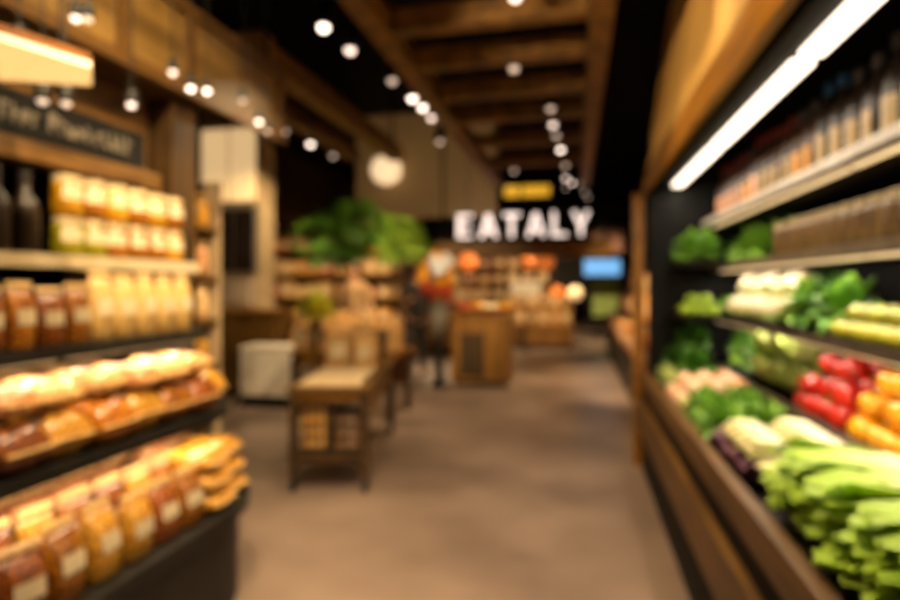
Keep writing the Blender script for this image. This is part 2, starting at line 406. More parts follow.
def carton(m, w, d, h, lm='paper', name='carton'):
    o = MB().box(-d/2, d/2, -w/2, w/2, 0, h, .006).build(name, m); tag(o, 'x', 'carton')
    MB().box(d/2, d/2+.002, -w*.32, w*.32, h*.3, h*.72).build('label', M[lm], o)
    return o
def jar(m, r, h, lm='paper_white'):
    o = MB().lathe([(r*.86, 0), (r*.98, .008), (r, .02), (r, h*.72), (r*.9, h*.8), (r*.82, h*.84)], 20).build('preserve_jar', m, None, True); tag(o, 'x', 'jar')
    MB().lathe([(r*.86, h*.84), (r*.9, h*.85), (r*.9, h*.985), (r*.86, h)], 20).build('lid', M['lid'], o)
    L = MB(); rows = [[L.bm.verts.new((r*1.015*math.cos(t), r*1.015*math.sin(t), z)) for t in [-1.1+1.5*i/8 for i in range(9)]] for z in (h*.42, h*.74)]
    for i in range(8): L.bm.faces.new((rows[0][i], rows[0][i+1], rows[1][i+1], rows[1][i]))
    L.build('label', M[lm], o, True)
    return o
def bottle(m, r, h, lm, cm):
    o = MB().lathe([(r*.9, 0), (r, .01), (r, h*.55), (r*.85, h*.63), (r*.4, h*.74), (r*.36, h*.9)], 18).build('glass_bottle', m, None, True); tag(o, 'x', 'bottle')
    MB().lathe([(r*.42, h*.86), (r*.44, h*.87), (r*.44, h*.99), (r*.38, h)], 14).build('cap', M[cm], o)
    L = MB(); rows = [[L.bm.verts.new((-r*1.02*math.cos(t), r*1.02*math.sin(t), z)) for t in [-.75+1.9*i/8 for i in range(9)]] for z in (h*.07, h*.42)]
    for i in range(8): L.bm.faces.new((rows[0][i], rows[0][i+1], rows[1][i+1], rows[1][i]))
    L.build('label', M[lm], o, True)
    return o

rg = random.Random(11)
def words_from_end(n, i): return ORD[n-1-i]
# lowest tray: a front row of standing bags, a raised row behind, and flat packs piled at the rounded end
sbag = [Proto(standing_bag(M['pasta_orange'], True, 1)), Proto(standing_bag(M['pasta_brown'], True, 5)), Proto(standing_bag(M['pasta_yellow'], True, 9))]
ys = [.86+.142*i for i in range(9)]
for i, y in enumerate(ys):
    sbag[(i*2+i//3) % 3].put((-1.54, y, T1+.001), 'standing pasta bag with white label, lowest tray front row, %s from the flat packs' % words_from_end(9, i), 'standing bags in the lowest tray', (0, rg.uniform(-.1, .02), rg.uniform(-.15, .15)), (1.2, 1.05, rg.uniform(.95, 1.05)))
for i, y in enumerate(ys):
    sbag[(i+1) % 3].put((-1.685, y+.03, T1+.001), 'standing pasta bag, lowest tray second row, %s from the flat packs' % words_from_end(9, i), 'standing bags in the lowest tray', (0, 0, rg.uniform(-.1, .1)), (1.1, 1.05, 1.1))
lb = {k: Proto(lying_bag(M[k], s_)) for k, s_ in (('pasta_yellow', 3), ('pasta_cream', 4), ('pasta_pink', 6))}
LAY = ('bottom', 'middle', 'top')
for j in range(3):   # end pile, lowest tray
    for i, y in enumerate((2.15, 2.325)):
        lb['pasta_yellow'].put((-1.60 - .05*i - .01*j, y-.008*j, T1+.001+j*.088), 'yellow pasta pack in the lowest tray end pile, %s layer, %s' % (LAY[j], ('beside the standing bags', 'at the rounded end')[i]), 'flat packs at the tray end', (0, 0, rg.uniform(-.06, .06)), (1, 1, 1))
        lb['pasta_pink'].put((-1.94, y+.03-.008*j, T1+.001+j*.09), 'rosy pasta pack behind the yellow end pile, %s layer, %s' % (LAY[j], ('nearer the riser', 'at the rounded end')[i]), 'rosy packs on the lowest tray', (0, 0, rg.uniform(-.06, .06)), (1, 1, 1.02))
for j in range(2):   # raised rear row of rosy packs
    for i in range(7):
        lb['pasta_pink'].put((-1.96, .94+i*.166, T1+.132+j*.088), 'rosy pasta pack on the lowest tray riser, %s layer, %s from rounded end' % (('lower', 'upper')[j], words_from_end(7, i)), 'rosy packs on the lowest tray', (0, 0, rg.uniform(-.06, .06)))
# second tray: three layers of flat packs
cols = [.84+.170*i for i in range(10)]
fat = {k: Proto(lying_bag(M[k], q_, .29, .172, .165)) for k, q_ in (('pasta_orange', 71), ('pasta_yellow', 72), ('pasta_brown', 73))}
for i, y in enumerate(cols):
    k = ('pasta_orange', 'pasta_yellow', 'pasta_orange', 'pasta_brown', 'pasta_yellow')[i % 5]
    fat[k].put((-1.72-(.075 if i == 9 else 0)+rg.uniform(-.012, .012), y-(.02 if i == 9 else 0), T2+.001), 'fat %s pasta bag on the second tray, front row, %s from the rounded end' % ({'pasta_orange': 'amber', 'pasta_yellow': 'yellow', 'pasta_brown': 'brown'}[k], words_from_end(10, i)), 'fat bags on the second tray', (0, 0, rg.uniform(-.08, .08)), (1, .98, rg.uniform(.95, 1.04)))
    lb['pasta_cream' if i % 3 else 'pasta_pink'].put((-1.755-(.075 if i == 9 else 0)+rg.uniform(-.025, .02), y-(.03 if i == 9 else 0), T2+.172), '%s pasta pack lying on the second tray\'s fat bags, %s from the rounded end' % ('cream' if i % 3 else 'rosy', words_from_end(10, i)), 'loose packs on the second tray', (rg.uniform(-.06, .06), rg.uniform(-.02, .1), rg.uniform(-.3, .3)), (1, .96, rg.uniform(.95, 1.15)))
for i, y in enumerate(cols[:8]):
    lb['pasta_cream'].put((-2.16, y, T2+.175), 'pale pasta pack on the second tray riser, %s from the rounded end' % words_from_end(8, i), 'flat packs on the second tray riser', (0, 0, rg.uniform(-.08, .08)))
# third shelf: dark-windowed bags, then tall pale packs
tb = [Proto(standing_bag(M['pasta_brown'], True, 21, .21, .095, .07)), Proto(standing_bag(M['pasta_orange'], True, 22, .22, .095, .07))]
for i in range(6):
    tb[i % 2].put((-1.79, 1.17+.107*i, T3+.001), 'brown pasta bag with white label on the third shelf, %s from the pale packs' % words_from_end(6, i), 'brown bags on the third shelf', (0, 0, rg.uniform(-.12, .12)), (1, 1, rg.uniform(.9, 1.02)))
pp = Proto(standing_bag(M['pasta_pale'], True, 31, .26, .1, .075, 'paper'))
for r_ in range(2):
    for i in range(5):
        pp.put((-1.79-.1*r_, 1.81+.115*i, T3+.001), 'tall cream pack on the third shelf, %s row, %s from the shelf end' % (('front', 'back')[r_], words_from_end(5, i)), 'tall pale packs on the third shelf', (0, 0, rg.uniform(-.1, .1)), (1, 1, rg.uniform(.93, 1.03)))
# fourth shelf: dark bottles, then jars stacked two high
db = Proto(bottle(M['bottle_dark'], .045, .3, 'bezel_dark', 'cap_dark'))
for i in range(5):
    db.put((-1.87, 1.16+.105*i, T4+.001), 'dark glass bottle on the fourth shelf, %s from the jars' % words_from_end(5, i), 'dark bottles on the fourth shelf')
jp = {'green': Proto(jar(M['jar_green'], .052, .155)), 'amber': Proto(jar(M['jar_amber'], .052, .155)), 'yellow': Proto(jar(M['jar_yellow'], .052, .155))}
seq = ['green', 'green', 'amber', 'amber', 'amber', 'yellow']
for j in range(2):
    for i, k in enumerate(seq):
        kk = k if j == 0 else ('yellow' if i % 2 == 0 else 'amber')
        jp[kk].put((-1.87, 1.745+.112*i, T4+.001+j*.156), '%s preserve jar on the fourth shelf, %s row, %s from the shelf end' % (kk, ('lower', 'upper')[j], words_from_end(6, i)), 'jars stacked on the fourth shelf', (0, 0, rg.uniform(-.25, .25)))

# end-cap rack beyond the shelving
ec = empty('endcap_rack', (-2.34, 3.1, 0), 'narrow rack of pale packs behind the end of the left shelving', 'rack')
W(MB().box(-2.72, -2.70, 2.86, 3.12, 0, 2.15).build('side_panel', M['wood_dark'], ec))
W(MB().box(-2.70, -2.17, 3.10, 3.12, 0, 2.05).build('back_panel', M['pillar'], ec))
EZ = (.62, .93, 1.20, 1.46, 1.76)
for z in EZ: W(MB().box(-2.70, -2.17, 2.86, 3.098, z-.02, z).build('shelf', M['rail_wood'], ec))
W(MB().box(-2.69, -2.18, 2.90, 3.098, 0, .08).build('plinth', M['wood_dark'], ec))
ep = [Proto(carton(M['carton'], .13, .14, .2, 'paper_white')), Proto(standing_bag(M['pasta_cream'], True, 41, .2, .13, .1)), Proto(standing_bag(M['pasta_pink'], True, 43, .2, .13, .1)), Proto(standing_bag(M['pasta_yellow'], True, 44, .2, .13, .1))]
for s_, z in enumerate(EZ):
    for i in range(4):
        a = [3, 1, 2, 1, 0][s_] if i % 3 else [1, 3, 1, 2, 3][s_]
        ep[a].put((-2.62+.13*i, 2.97, z+.001), 'pale pack on the narrow end rack, %s shelf up, %s from its left side' % (ORD[s_], ORD[i]), 'packs on the end rack', (0, 0, -PI/2+rg.uniform(-.15, .15)), (.95, .95, rg.uniform(.95, 1.1)))

# ------------------------------------------------------------------ produce case on the right
pc = empty('produce_case', (.9, 1.8, 0), 'long open refrigerated produce case with wooden fascia along the right side', 'display case')
Y0, Y1 = -.6, 4.55
W(MB().box(.50, 1.5, Y0, Y1, 0, .33).build('kick_panel', M['black'], pc))
W(MB().box(.46, .50, Y0, Y1, .34, .55, .01).build('lower_rail', M['rail_wood'], pc))
W(MB().box(.502, .56, Y0, Y1, .33, .64).build('front_panel', M['black'], pc))
W(MB().box(.485, .535, Y0, Y1, .645, .76, .012).build('upper_rail', M['rail_wood'], pc))
W(MB().hull([(x, y, z) for y in (Y0, Y1) for x, z in ((.54, .60), (.54, .70), (.96, .75), (.96, .60))]).build('deck', M['metal_black'], pc))
W(MB().box(.962, .99, Y0, Y1, .66, .845, .008).build('divider_bar', M['rail_grey'], pc))
W(MB().hull([(x, y, z) for y in (Y0, Y1) for x, z in ((.992, .66), (.992, .79), (1.42, .93), (1.42, .66))]).build('deck', M['metal_black'], pc))
W(MB().box(1.45, 1.5, Y0, Y1, .335, 2.5).build('back_panel', M['black'], pc))
SZ = (1.19, 1.55, 1.88)
SX = (.975, 1.0, .95)
for k, (z, x) in enumerate(zip(SZ, SX)):
    sh = W(MB().box(x, 1.445, Y0, Y1, z-.035, z).build('shelf', M['metal_black'], pc))
    pr = MB().box(x-.012, x-.001, Y0, Y1, z-.032, z+.006, .002).build('price_rail', M[('rail_grey', 'brown_rail', 'price_rail_grey')[k]], sh)
W(MB().box(.555, 1.5, Y1, Y1+.03, .335, 2.5).build('end_panel', M['black'], pc))
for z in (1.2, 1.565):
    W(MB().box(.70, .985, 4.0, Y1-.002, z-.02, z).build('end_shelf', M['metal_black'], pc))
W(MB().box(.445, .525, Y1+.032, Y1+.12, 0, 2.12, .008).build('corner_post', M['fascia_trim'], pc))
W(MB().box(.63, .80, Y0, Y1, 2.17, 2.44).build('canopy', M['black'], pc))
W(MB().box(.802, 1.5, Y0, Y1, 2.45, 2.52).build('canopy_top', M['black'], pc))
for k in range(4):
    a = .85+1.22*(k-1)
    tb_ = W(MB().box(.715, .787, a+.03, a+1.19, 2.145, 2.168, .006).build('light_tube', M['led'], pc))
W(MB().hull([(.525+d, y, 2.13) for y in (Y0, Y1+.12) for d in (0, .035)] + [(.552+d, y, 2.33) for y in (Y0, Y1+.12) for d in (0, .035)]).build('fascia_trim', M['fascia_trim'], pc))
W(MB().hull([(.553+d, y, 2.332) for y in (Y0, Y1+.12) for d in (0, .03)] + [(.73+d, y, 3.6) for y in (Y0, Y1+.12) for d in (0, .03)]).build('fascia_board', M['fascia'], pc))
W(MB().hull([(.745, 3.05, 2.9), (.69, 3.05, 2.9), (.745, 3.15, 2.9), (.69, 3.15, 2.9)] + [(.70, 3.0, 2.6), (.64, 3.0, 2.6), (.70, 3.1, 2.6), (.64, 3.1, 2.6)]).build('bracket', M['bezel'], pc)) if False else None

# bottles on the top shelf
kinds = [('bottle_dark', 'label_cream', 'cap_grey'), ('bottle_brown', 'label_cream', 'cap_red'), ('bottle_dark', 'label_cream', 'cap_blue'), ('bottle_brown', 'label_orange', 'cap_grey'), ('bottle_brown', 'label_pink', 'cap_red')]
bp = [Proto(bottle(M[a], .052, .37, b, c)) for a, b, c in kinds]
nb = 21
for i in range(nb):
    y = 1.75+.132*i
    k = 0 if i < 6 else (2 if i < 8 else (3 if i < 10 else (1 if i < 14 else (3 if i == 15 else 4))))
    bp[k].put((1.06, y, SZ[2]+.001), '%s bottle on the produce case top shelf, %s from its far end' % (['dark cream-labelled', 'red-capped brown', 'blue-capped dark', 'orange-labelled brown', 'pink-labelled brown'][k], words_from_end(nb, i)), 'bottles on the top shelf', (0, 0, rg.uniform(-.2, .2)), (1, 1, rg.uniform(.93, 1.05)))
# jars of paste on the shelf below
jj = Proto(jar(M['jarpaste'], .048, .17, 'jar_band'))
for r_ in range(2):
    for i in range(15):
        jj.put((1.065+.11*r_, 1.72+.108*i, SZ[1]+.001), 'beige paste jar on the second shelf down, %s row, %s from the leafy greens' % (('front', 'back')[r_], words_from_end(15, i)), 'paste jars in the produce case', (0, 0, PI+.5+rg.uniform(-.3, .3)), (1, 1, 1.0+.12*r_))

# ------------------------------------------------------------------ produce
def leafy(m, n, rad, L, Wd, seed, spread=1.0, curl=.5, ruffle=.12, name='leafy_bunch', core=True, smooth=True, up=.35):
    r2 = random.Random(seed); b = MB()
    for i in range(n):
        ph = i*2.39996; el = math.asin(min(1, up*.3+(1-.05)*(i+.5)/n)) if spread > 0 else PI/2
        d = Vector((math.cos(ph)*math.cos(el), math.sin(ph)*math.cos(el), math.sin(el)+.05))
        k = r2.uniform(.75, 1.1)
        b.leaf(d*rad*.25, d, Vector((0, 0, 1)) if el < 1.2 else Vector((math.cos(ph), math.sin(ph), .2)), L*k, Wd*k, curl*r2.uniform(.5, 1.3), ruffle, 5, r2)
    for v in b.bm.verts: v.co.z = max(v.co.z*1.25, 0)
    o = b.build(name, m, None, smooth, fix=False)
    if core:
        cb = MB(); cb.ball((0, 0, rad*.62), rad*.6, (1, 1, .9), 2, .06, r2); cb.build('heart', m, o, True)
    return o
def romaine(m, seed, L=.36):
    """long head lying along X, stalk end at -X"""
    r2 = random.Random(seed); b = MB()
    for i in range(24):
        a = r2.uniform(-1, 1); zz = r2.uniform(.0, .05)
        b.leaf((-L/2, a*.015, .012+zz*.5), (1, a*.22, .05+zz*1.2), (0, a*.6, 1), L*r2.uniform(.8, 1.05), .07*r2.uniform(.7, 1.2), r2.uniform(.15, .4), .1, 7, r2)
    for v in b.bm.verts: v.co.z = max(v.co.z, 0)
    o = b.build('lettuce_head', m, None, True, fix=False)
    MB().lathe([(.012, 0), (.024, .012), (.03, .04), (.026, .075)], 14, (-L/2-.04, 0, .03), Matrix.Rotation(PI/2, 4, 'Y')).build('stalk_end', M['endive'], o, True)
    return o
def pepper(m):
    b = MB(); n = 18; rows = []
    for z, r in ((0, .018), (.008, .03), (.03, .040), (.06, .044), (.078, .038), (.084, .02), (.08, .006)):
        rows.append([b.bm.verts.new((r*(1+.09*math.cos(4*t))*math.cos(t), r*(1+.09*math.cos(4*t))*math.sin(t), z)) for t in [2*PI*i/n for i in range(n)]])
    for p, q in zip(rows, rows[1:]):
        for i in range(n): b.bm.faces.new((p[i], p[(i+1) % n], q[(i+1) % n], q[i]))
    b.bm.faces.new(rows[0][::-1]); b.bm.faces.new(rows[-1])
    o = b.build('bell_pepper', m, None, True); tag(o, 'x', 'pepper')
    MB().tube((0, 0, .08), (.008, .004, .105), .006, 8, .004).build('stalk', M['stalk'], o)
    return o
def roundveg(name, m, r, sc=(1, 1, .88), stem=True, cat='vegetable'):
    b = MB(); b.lathe([(r*.12, 0), (r*.6, r*.12), (r*.93, r*.5), (r, r*.9), (r*.85, r*1.35), (r*.45, r*1.68), (r*.14, r*1.8), (r*.05, r*1.95)], 20)
    o = b.build(name, m, None, True); tag(o, 'x', cat)
    if stem: MB().tube((0, 0, r*1.9), (r*.08, 0, r*2.2), r*.07, 8, r*.04).build('stalk', M['stalk'], o)
    return o
def caulif(seed):
    r2 = random.Random(seed); b = MB()
    for i in range(34):
        ph = i*2.39996; zz = 1-(i+.5)/34*1.0; rr = math.sqrt(max(0, 1-zz*zz))
        b.ball((.066*rr*math.cos(ph), .066*rr*math.sin(ph), .055+.062*zz), .023, (1, 1, .9), 1, .1, r2)
    b.ball((0, 0, .06), .066, (1, 1, .85), 2)
    o = b.build('cauliflower', M['cauli'], None, True); tag(o, 'x', 'cauliflower')
    lv = MB()
    for i in range(7):
        ph = 2*PI*i/7
        lv.leaf((.02*math.cos(ph), .02*math.sin(ph), .008), (math.cos(ph), math.sin(ph), .12), (0, 0, 1), .09, .05, -.25, .06, 5, r2)
    lv.build('outer_leaves', M['leaf_light'], o, True, fix=False)
    return o
def cabbage(m, seed, r=.085, name='cabbage'):
    r2 = random.Random(seed); b = MB(); b.ball((0, 0, r*.95), r*.9, (1, 1, .95), 3)
    for i in range(10):
        ph = i*2.4; el = .1+.08*i
        b.leaf((r*.5*math.cos(ph), r*.5*math.sin(ph), r*.2+.004*i), (math.cos(ph)*.55, math.sin(ph)*.55, 1), (math.cos(ph), math.sin(ph), .4), r*1.7, r*1.35, -.05, .05, 6, r2)
    for v in b.bm.verts: v.co.z = max(v.co.z, 0)
    o = b.build(name, m, None, True, fix=False); tag(o, 'x', 'cabbage'); return o
D1 = lambda x: .70+(x-.54)/.42*.05+.001      # top of the front deck
D2 = lambda x: .79+(x-.992)/.428*.14+.002    # top of the rear deck
# front deck: long pale lettuce heads nearest
ro = [Proto(tag(romaine(M['romaine'], s), 'x', 'lettuce')) for s in (1, 2, 3, 4)]
n = 0
for j in range(3):
    for i in range(9-j):
        ro[(i+j*2) % 4].put((.725+rg.uniform(-.012, .012), 1.13+.093*i+.04*j, D1(.78)+.014+j*.058), 'long pale green lettuce on the front deck, %s layer, %s from the endives' % (('bottom', 'middle', 'top')[j], words_from_end(9-j, i)), 'long lettuces on the front deck', (0, rg.uniform(-.05, .02), PI+rg.uniform(-.2, .2)), (1.06, 1.15, 1.05))
pt = Proto(roundveg('potato', M['potato'], .045, stem=False, cat='potato'))
for j in range(2):
    for c in range(3):
        for i in range(2-j):
            pt.put((.60+.105*c, .90+.125*i+.06*j, D1(.60+.105*c)+.003+.06*j), 'tan potato before the long lettuces, %s layer, %s from the aisle rail, %s row' % (('lower', 'upper')[j], ORD[c], ('near', 'far')[i]), 'tan potatoes by the lettuces', (0, 0, c*1.3+i), (1.1, 1.3, .9))
en = []
def endive(seed):
    r2 = random.Random(seed); b = loft([(0, .008, .008, 0), (.01, .022, .022, 0), (.05, .034, .032, 0), (.1, .03, .028, 0), (.15, .014, .012, 0), (.165, .002, .002, 0)], 14, 2, seed, .05)
    bmesh.ops.transform(b.bm, matrix=Matrix(((0, 0, 1, 0), (0, 1, 0, 0), (-1, 0, 0, .034), (0, 0, 0, 1))), verts=b.bm.verts)
    for i in range(5):
        a = i*1.25
        b.leaf((.02, .02*math.cos(a), .034+.022*math.sin(a)), (1, .02*math.cos(a), .02*math.sin(a)), (0, math.cos(a), math.sin(a)), .12, .04, .1, .03, 5, r2)
    return tag(b.build('endive', M['endive'], None, True, fix=False), 'x', 'endive')
en = [Proto(endive(s)) for s in (1, 2)]
k = 0
for j in range(2):
    for c in range(2):
        for i in range(6-j):
            en[(i+c) % 2].put((.73+.17*c-.0*j, 2.08+.074*i+.035*j, D1(.76)+.006+.014*c+.066*j), 'white endive on the front deck, %s layer, %s column, %s from the parsley' % (('lower', 'upper')[j], ('rail-side', 'rear')[c], words_from_end(6-j, i)), 'white endives', (0, 0, PI+rg.uniform(-.15, .15)))
rd = [Proto(tag(cabbage(M['purple'], s, .05, 'radicchio'), 'x', 'radicchio')) for s in (5,)]
for i in range(5):
    rd[0].put((.60+.012*(i % 2), 2.08+.1*i*.95, D1(.60)+.015), 'purple radicchio head by the front rail, %s from the parsley' % words_from_end(5, i), 'purple radicchios', (0, 0, i*1.3), .8)
pa = [Proto(tag(leafy(M['leaf_mid'], 60, .07, .13, .05, s, 1, .5, .25, 'parsley_bunch'), 'x', 'herb bunch')) for s in (1, 2)]
for i in range(8):
    pa[i % 2].put((.64+.17*(i % 2), 2.60+.07*i, D1(.65)+.024), 'green parsley bunch on the front deck, %s from the endives' % ORD[i], 'parsley bunches', (0, 0, i*1.1), (.9, .9, 1.0))
on = Proto(roundveg('onion', M['onion'], .05, cat='onion')); op = Proto(roundveg('pale_onion', M['onion_pale'], .052, cat='onion'))
k = 0
for j in range(2):
    for c in range(4-j):
        for i in range(5-j):
            k += 1
            (op if (c+i+j) % 3 else on).put((.60+.105*c+.05*j, 3.24+.108*i+.05*j, D1(.6+.105*c)+.001+.075*j), 'peach-coloured onion on the deck, %s layer, %s row back, %s from the parsley' % (('lower', 'upper')[j], ORD[c], ORD[i]), 'round onions on the front deck', (0, 0, k))
rb = [Proto(tag(leafy(M['leaf_pale'], 30, .06, .1, .06, s, 1, .4, .12, 'endive_lettuce'), 'x', 'lettuce')) for s in (11,)]
for i in range(6):
    rb[0].put((.64+.16*(i % 2), 3.87+.09*i, D1(.65)+.022), 'small pale lettuce at the front deck\'s far end, %s from the onions' % ORD[i], 'small pale lettuces', (0, 0, i*1.7), .8)
# rear deck
rp = Proto(pepper(M['red'])); opn = Proto(pepper(M['orange']))
k = 0
for j in range(3):
    for c in range(4-j):
        for i in range(5-j):
            x = 1.045+.092*c+.046*j
            rp.put((x+rg.uniform(-.016, .016), 2.55+.092*i+.046*j+rg.uniform(-.022, .022), D2(x)+.004+.07*j+rg.uniform(0, .012)*j), 'red pepper in the red heap, %s layer, %s row back, %s from the cabbages' % (('bottom', 'middle', 'top')[j], ORD[c], words_from_end(5-j, i)), 'red bell peppers', (rg.uniform(-.5, .5), rg.uniform(-.4, .4), rg.uniform(0, 6)), 1.08)
for j in range(3):
    for c in range(4-j):
        for i in range(9-j):
            x = 1.045+.092*c+.046*j
            (rp if (c == 3 and i < 4) else opn).put((x+rg.uniform(-.016, .016), 1.70+.092*i+.046*j+rg.uniform(-.022, .022), D2(x)+.004+.07*j+rg.uniform(0, .012)*j), '%s pepper in the orange heap, %s layer, %s row back, %s from the red heap' % ('red' if c == 3 and i < 4 else 'orange', ('bottom', 'middle', 'top')[j], ORD[c], words_from_end(9-j, i)), 'orange bell peppers', (rg.uniform(-.5, .5), rg.uniform(-.4, .4), rg.uniform(0, 6)), 1.08)
cb = [Proto(cabbage(M['leaf_pale'], s, .075)) for s in (1, 2)]
for j in range(2):
    for c in range(2):
        for i in range(3):
            x = 1.085+.17*c
            cb[(i+c) % 2].put((x, 3.10+.165*i, D2(x)+.042+.155*j), 'pale green cabbage on the rear deck, %s layer, %s row, %s from the peppers' % (('lower', 'upper')[j], ('front', 'back')[c], ORD[i]), 'pale green cabbages', (0, 0, i*2+c))
lt = [Proto(tag(leafy(M['leaf_mid'], 48, .09, .16, .1, s, 1, .55, .16, 'leaf_lettuce'), 'x', 'lettuce')) for s in (21, 22)]
for i in range(4):
    c = i % 2; x = 1.10+.16*c
    lt[c].put((x, 3.62+.15*i, D2(x)+.06), 'frilly green lettuce on the rear deck beyond the cabbages, %s of four' % ORD[i], 'frilly lettuces on the rear deck', (0, 0, i*.9), (.88, .88, 1.1))
ka = [Proto(tag(leafy(M['leaf_dark'], 70, .11, .2, .1, s, 1, .6, .2, 'kale_bunch'), 'x', 'kale')) for s in (31, 32)]
kp = [(.74, 4.37, .75, .66), (.80, 4.10, .755, .66), (.84, 4.34, .93, .62), (1.20, 4.38, .91, .6), (1.18, 4.12, .91, .55)]
for i, (x, y, z, s) in enumerate(kp):
    ka[i % 2].put((x, y, z+.03), 'dark kale bunch at the produce case far end, %s of five' % ORD[i], 'kale bunches at the far end', (0, 0, i*1.9), (s, s, s*1.25))
li = Proto(roundveg('lime', M['lime'], .04, stem=False, cat='lime'))
for i in range(3):
    for c in range(3):
        li.put((.745+.085*c, 4.05+.085*i, 1.202), 'bright lime on the lower bracket shelf, %s row back, %s across' % (ORD[i], ORD[c]), 'limes on the bracket shelf', (0, 0, i+c))
for i in range(2):
    for c in range(2):
        li.put((.787+.085*c, 4.09+.085*i, 1.268), 'bright lime heaped on the other limes, %s row back, %s across' % (ORD[i], ORD[c]), 'limes on the bracket shelf', (0, 0, i+c))
# shelf above: cauliflowers, broccoli greens, yellow fruit
ca = [Proto(caulif(s)) for s in (1, 2)]
k = 0
for j in range(2):
    for i in range(6):
        if j == 1 and i == 5: continue
        ca[(i+j) % 2].put((1.08+.09*j+.035*(i % 2), 3.18+.20*i+.09*j+rg.uniform(-.02, .02), SZ[0]+.004+.135*j-.02*(i % 2)*j), 'white cauliflower on the middle shelf, %s layer, %s from the green lettuces' % (('lower', 'upper')[j], ORD[i]), 'white cauliflowers', (0, 0, i*1.3+j), (1.2, 1.2, 1.15-.08*(i % 2)))
for i in range(3):
    (ka[0] if i % 2 else lt[0]).put((1.14, 2.68+.2*i, SZ[0]+.006), 'leafy green bunch on the middle shelf, %s from the yellow fruit' % ORD[i], 'green bunches on the middle shelf', (0, 0, i*2.2), (.78, .78, 1.0) if i % 2 else (1, 1, 1.2))
yf = Proto(roundveg('yellow_fruit', M['yellow_fruit'], .04, stem=False, cat='fruit'))
for j in range(2):
    for c in range(3-j):
        for i in range(7-j):
            yf.put((1.03+.083*c+.04*j, 2.0+.083*i+.04*j, SZ[0]+.002+.064*j), 'yellow fruit on the middle shelf, %s layer, %s row back, %s from the greens' % (('lower', 'upper')[j], ORD[c], words_from_end(7-j, i)), 'yellow fruit on the middle shelf', (0, 0, i+c))
for i in range(3):
    lt[1].put((1.08+.14*(i % 2), 4.27+.07*i, SZ[0]+.003), 'light green lettuce at the middle shelf\'s far end, %s from the cauliflowers' % ORD[i], 'lettuces at the shelf end', (0, 0, i*2.0), .6)
# greens on the shelf of jars
for i in range(4):
    (lt[0] if i % 2 else lt[1]).put((1.18, 3.50+.27*i, SZ[1]+.006), 'leafy green head beyond the paste jars, %s from the jars' % ORD[i], 'greens beyond the jars', (0, 0, i*1.7), (.95, .95, 1.15))
for i in range(2):
    lt[i].put((.80+.12*i, 4.22+.1*i, 1.57), 'leafy green head on the far end\'s upper bracket shelf, %s the post' % ('nearer', 'farther from')[i], 'greens on the bracket shelf', (0, 0, i*1.7), (.85, .85, 1.1))

# ------------------------------------------------------------------ wheeled display table in the aisle
rz = R(12)
ct = empty('display_cart', (-1.62, 3.5, 0), 'wooden display cart on casters with a wire basket of pasta under its top', 'cart', None, rz)
w2, Lc = .26, 1.6
MB().box(-w2-.02, w2+.02, -.02, Lc, .68, .72, .006).build('cart_top', M['rail_wood'], ct)
MB().box(-w2+.02, w2-.02, .02, .045, .62, .675).build('apron', M['wood_kiosk'], ct)
MB().box(-w2+.02, w2-.02, Lc-.06, Lc-.035, .55, .675).build('apron', M['wood_kiosk'], ct)
for sx in (-1, 1):
    MB().box(sx*(w2-.02)-.012, sx*(w2-.02)+.012, .06, Lc-.07, .50, .675).build('side_apron', M['wood_kiosk'], ct)
    for yy in (.03, Lc-.06):
        lg = MB().box(sx*(w2-.015)-.025, sx*(w2-.015)+.025, yy-.02, yy+.03, .10, .678, .004).build('leg', M['wood_dark'], ct)
        cs = MB(); cs.tube((sx*(w2-.015), yy+.005, .065), (sx*(w2-.015), yy+.005, .098), .014)
        cs.box(sx*(w2-.015)-.022, sx*(w2-.015)-.016, yy-.014, yy+.024, .03, .07); cs.box(sx*(w2-.015)+.016, sx*(w2-.015)+.022, yy-.014, yy+.024, .03, .07)
        cs.build('caster', M['metal_black'], lg)
        MB().lathe([(.02, -.013), (.036, -.011), (.036, .011), (.02, .013)], 20, (sx*(w2-.015), yy+.005, .036), Matrix.Rotation(PI/2, 4, 'Y')).build('wheel', M['rubber'], lg)
wb = MB().box(-w2+.035, w2-.035, .05, .7, .235, .26).build('basket_floor', M['wood_dark'], ct)
wm = MB()
for i in range(10):
    x = -w2+.04+i*(2*w2-.08)/9; wm.tube((x, .052, .26), (x, .052, .60), .0035, 6)
for i in range(5):
    z = .285+i*.075; wm.tube((-w2+.04, .052, z), (w2-.04, .052, z), .0035, 6)
wm.build('wire_front', M['wire'], ct)
MB().box(-w2+.02, w2-.02, .03, .048, .20, .262).build('front_rail', M['wood_dark'], ct)
MB().box(.0-.02, .0+.0, .07, .7, .262, .6).build('basket_divider', M['wood_dark'], ct)
bcart = [Proto(lying_bag(M['pasta_yellow'], 61, .3, .2, .08)), Proto(lying_bag(M['pasta_brown'], 62, .3, .2, .08))]
def cart_pt(u, v, z):
    return (-1.62+u*math.cos(rz)-v*math.sin(rz), 3.5+u*math.sin(rz)+v*math.cos(rz), z)
for c in range(2):
    for j in range(4 - c):
        bcart[c].put(cart_pt(-.118 if c == 0 else .112, .22, .263+.082*j), '%s pasta bag in the cart basket, %s side, %s from the bottom' % (('amber', 'dark brown')[c], ('white crate', 'aisle')[c], ORD[j]), 'pasta bags in the cart basket', (0, 0, rz+PI/2+rg.uniform(-.02, .02)), (.95, .95, 1))
cl = MB().box(-.21, .21, .02, .80, 0, .022, .008).build('serving_cloth', M['cream'], None, False, cart_pt(0, .0, .721)); cl.rotation_euler.z = rz
tag(cl, 'folded cream cloth spread on the front of the display cart', 'cloth')
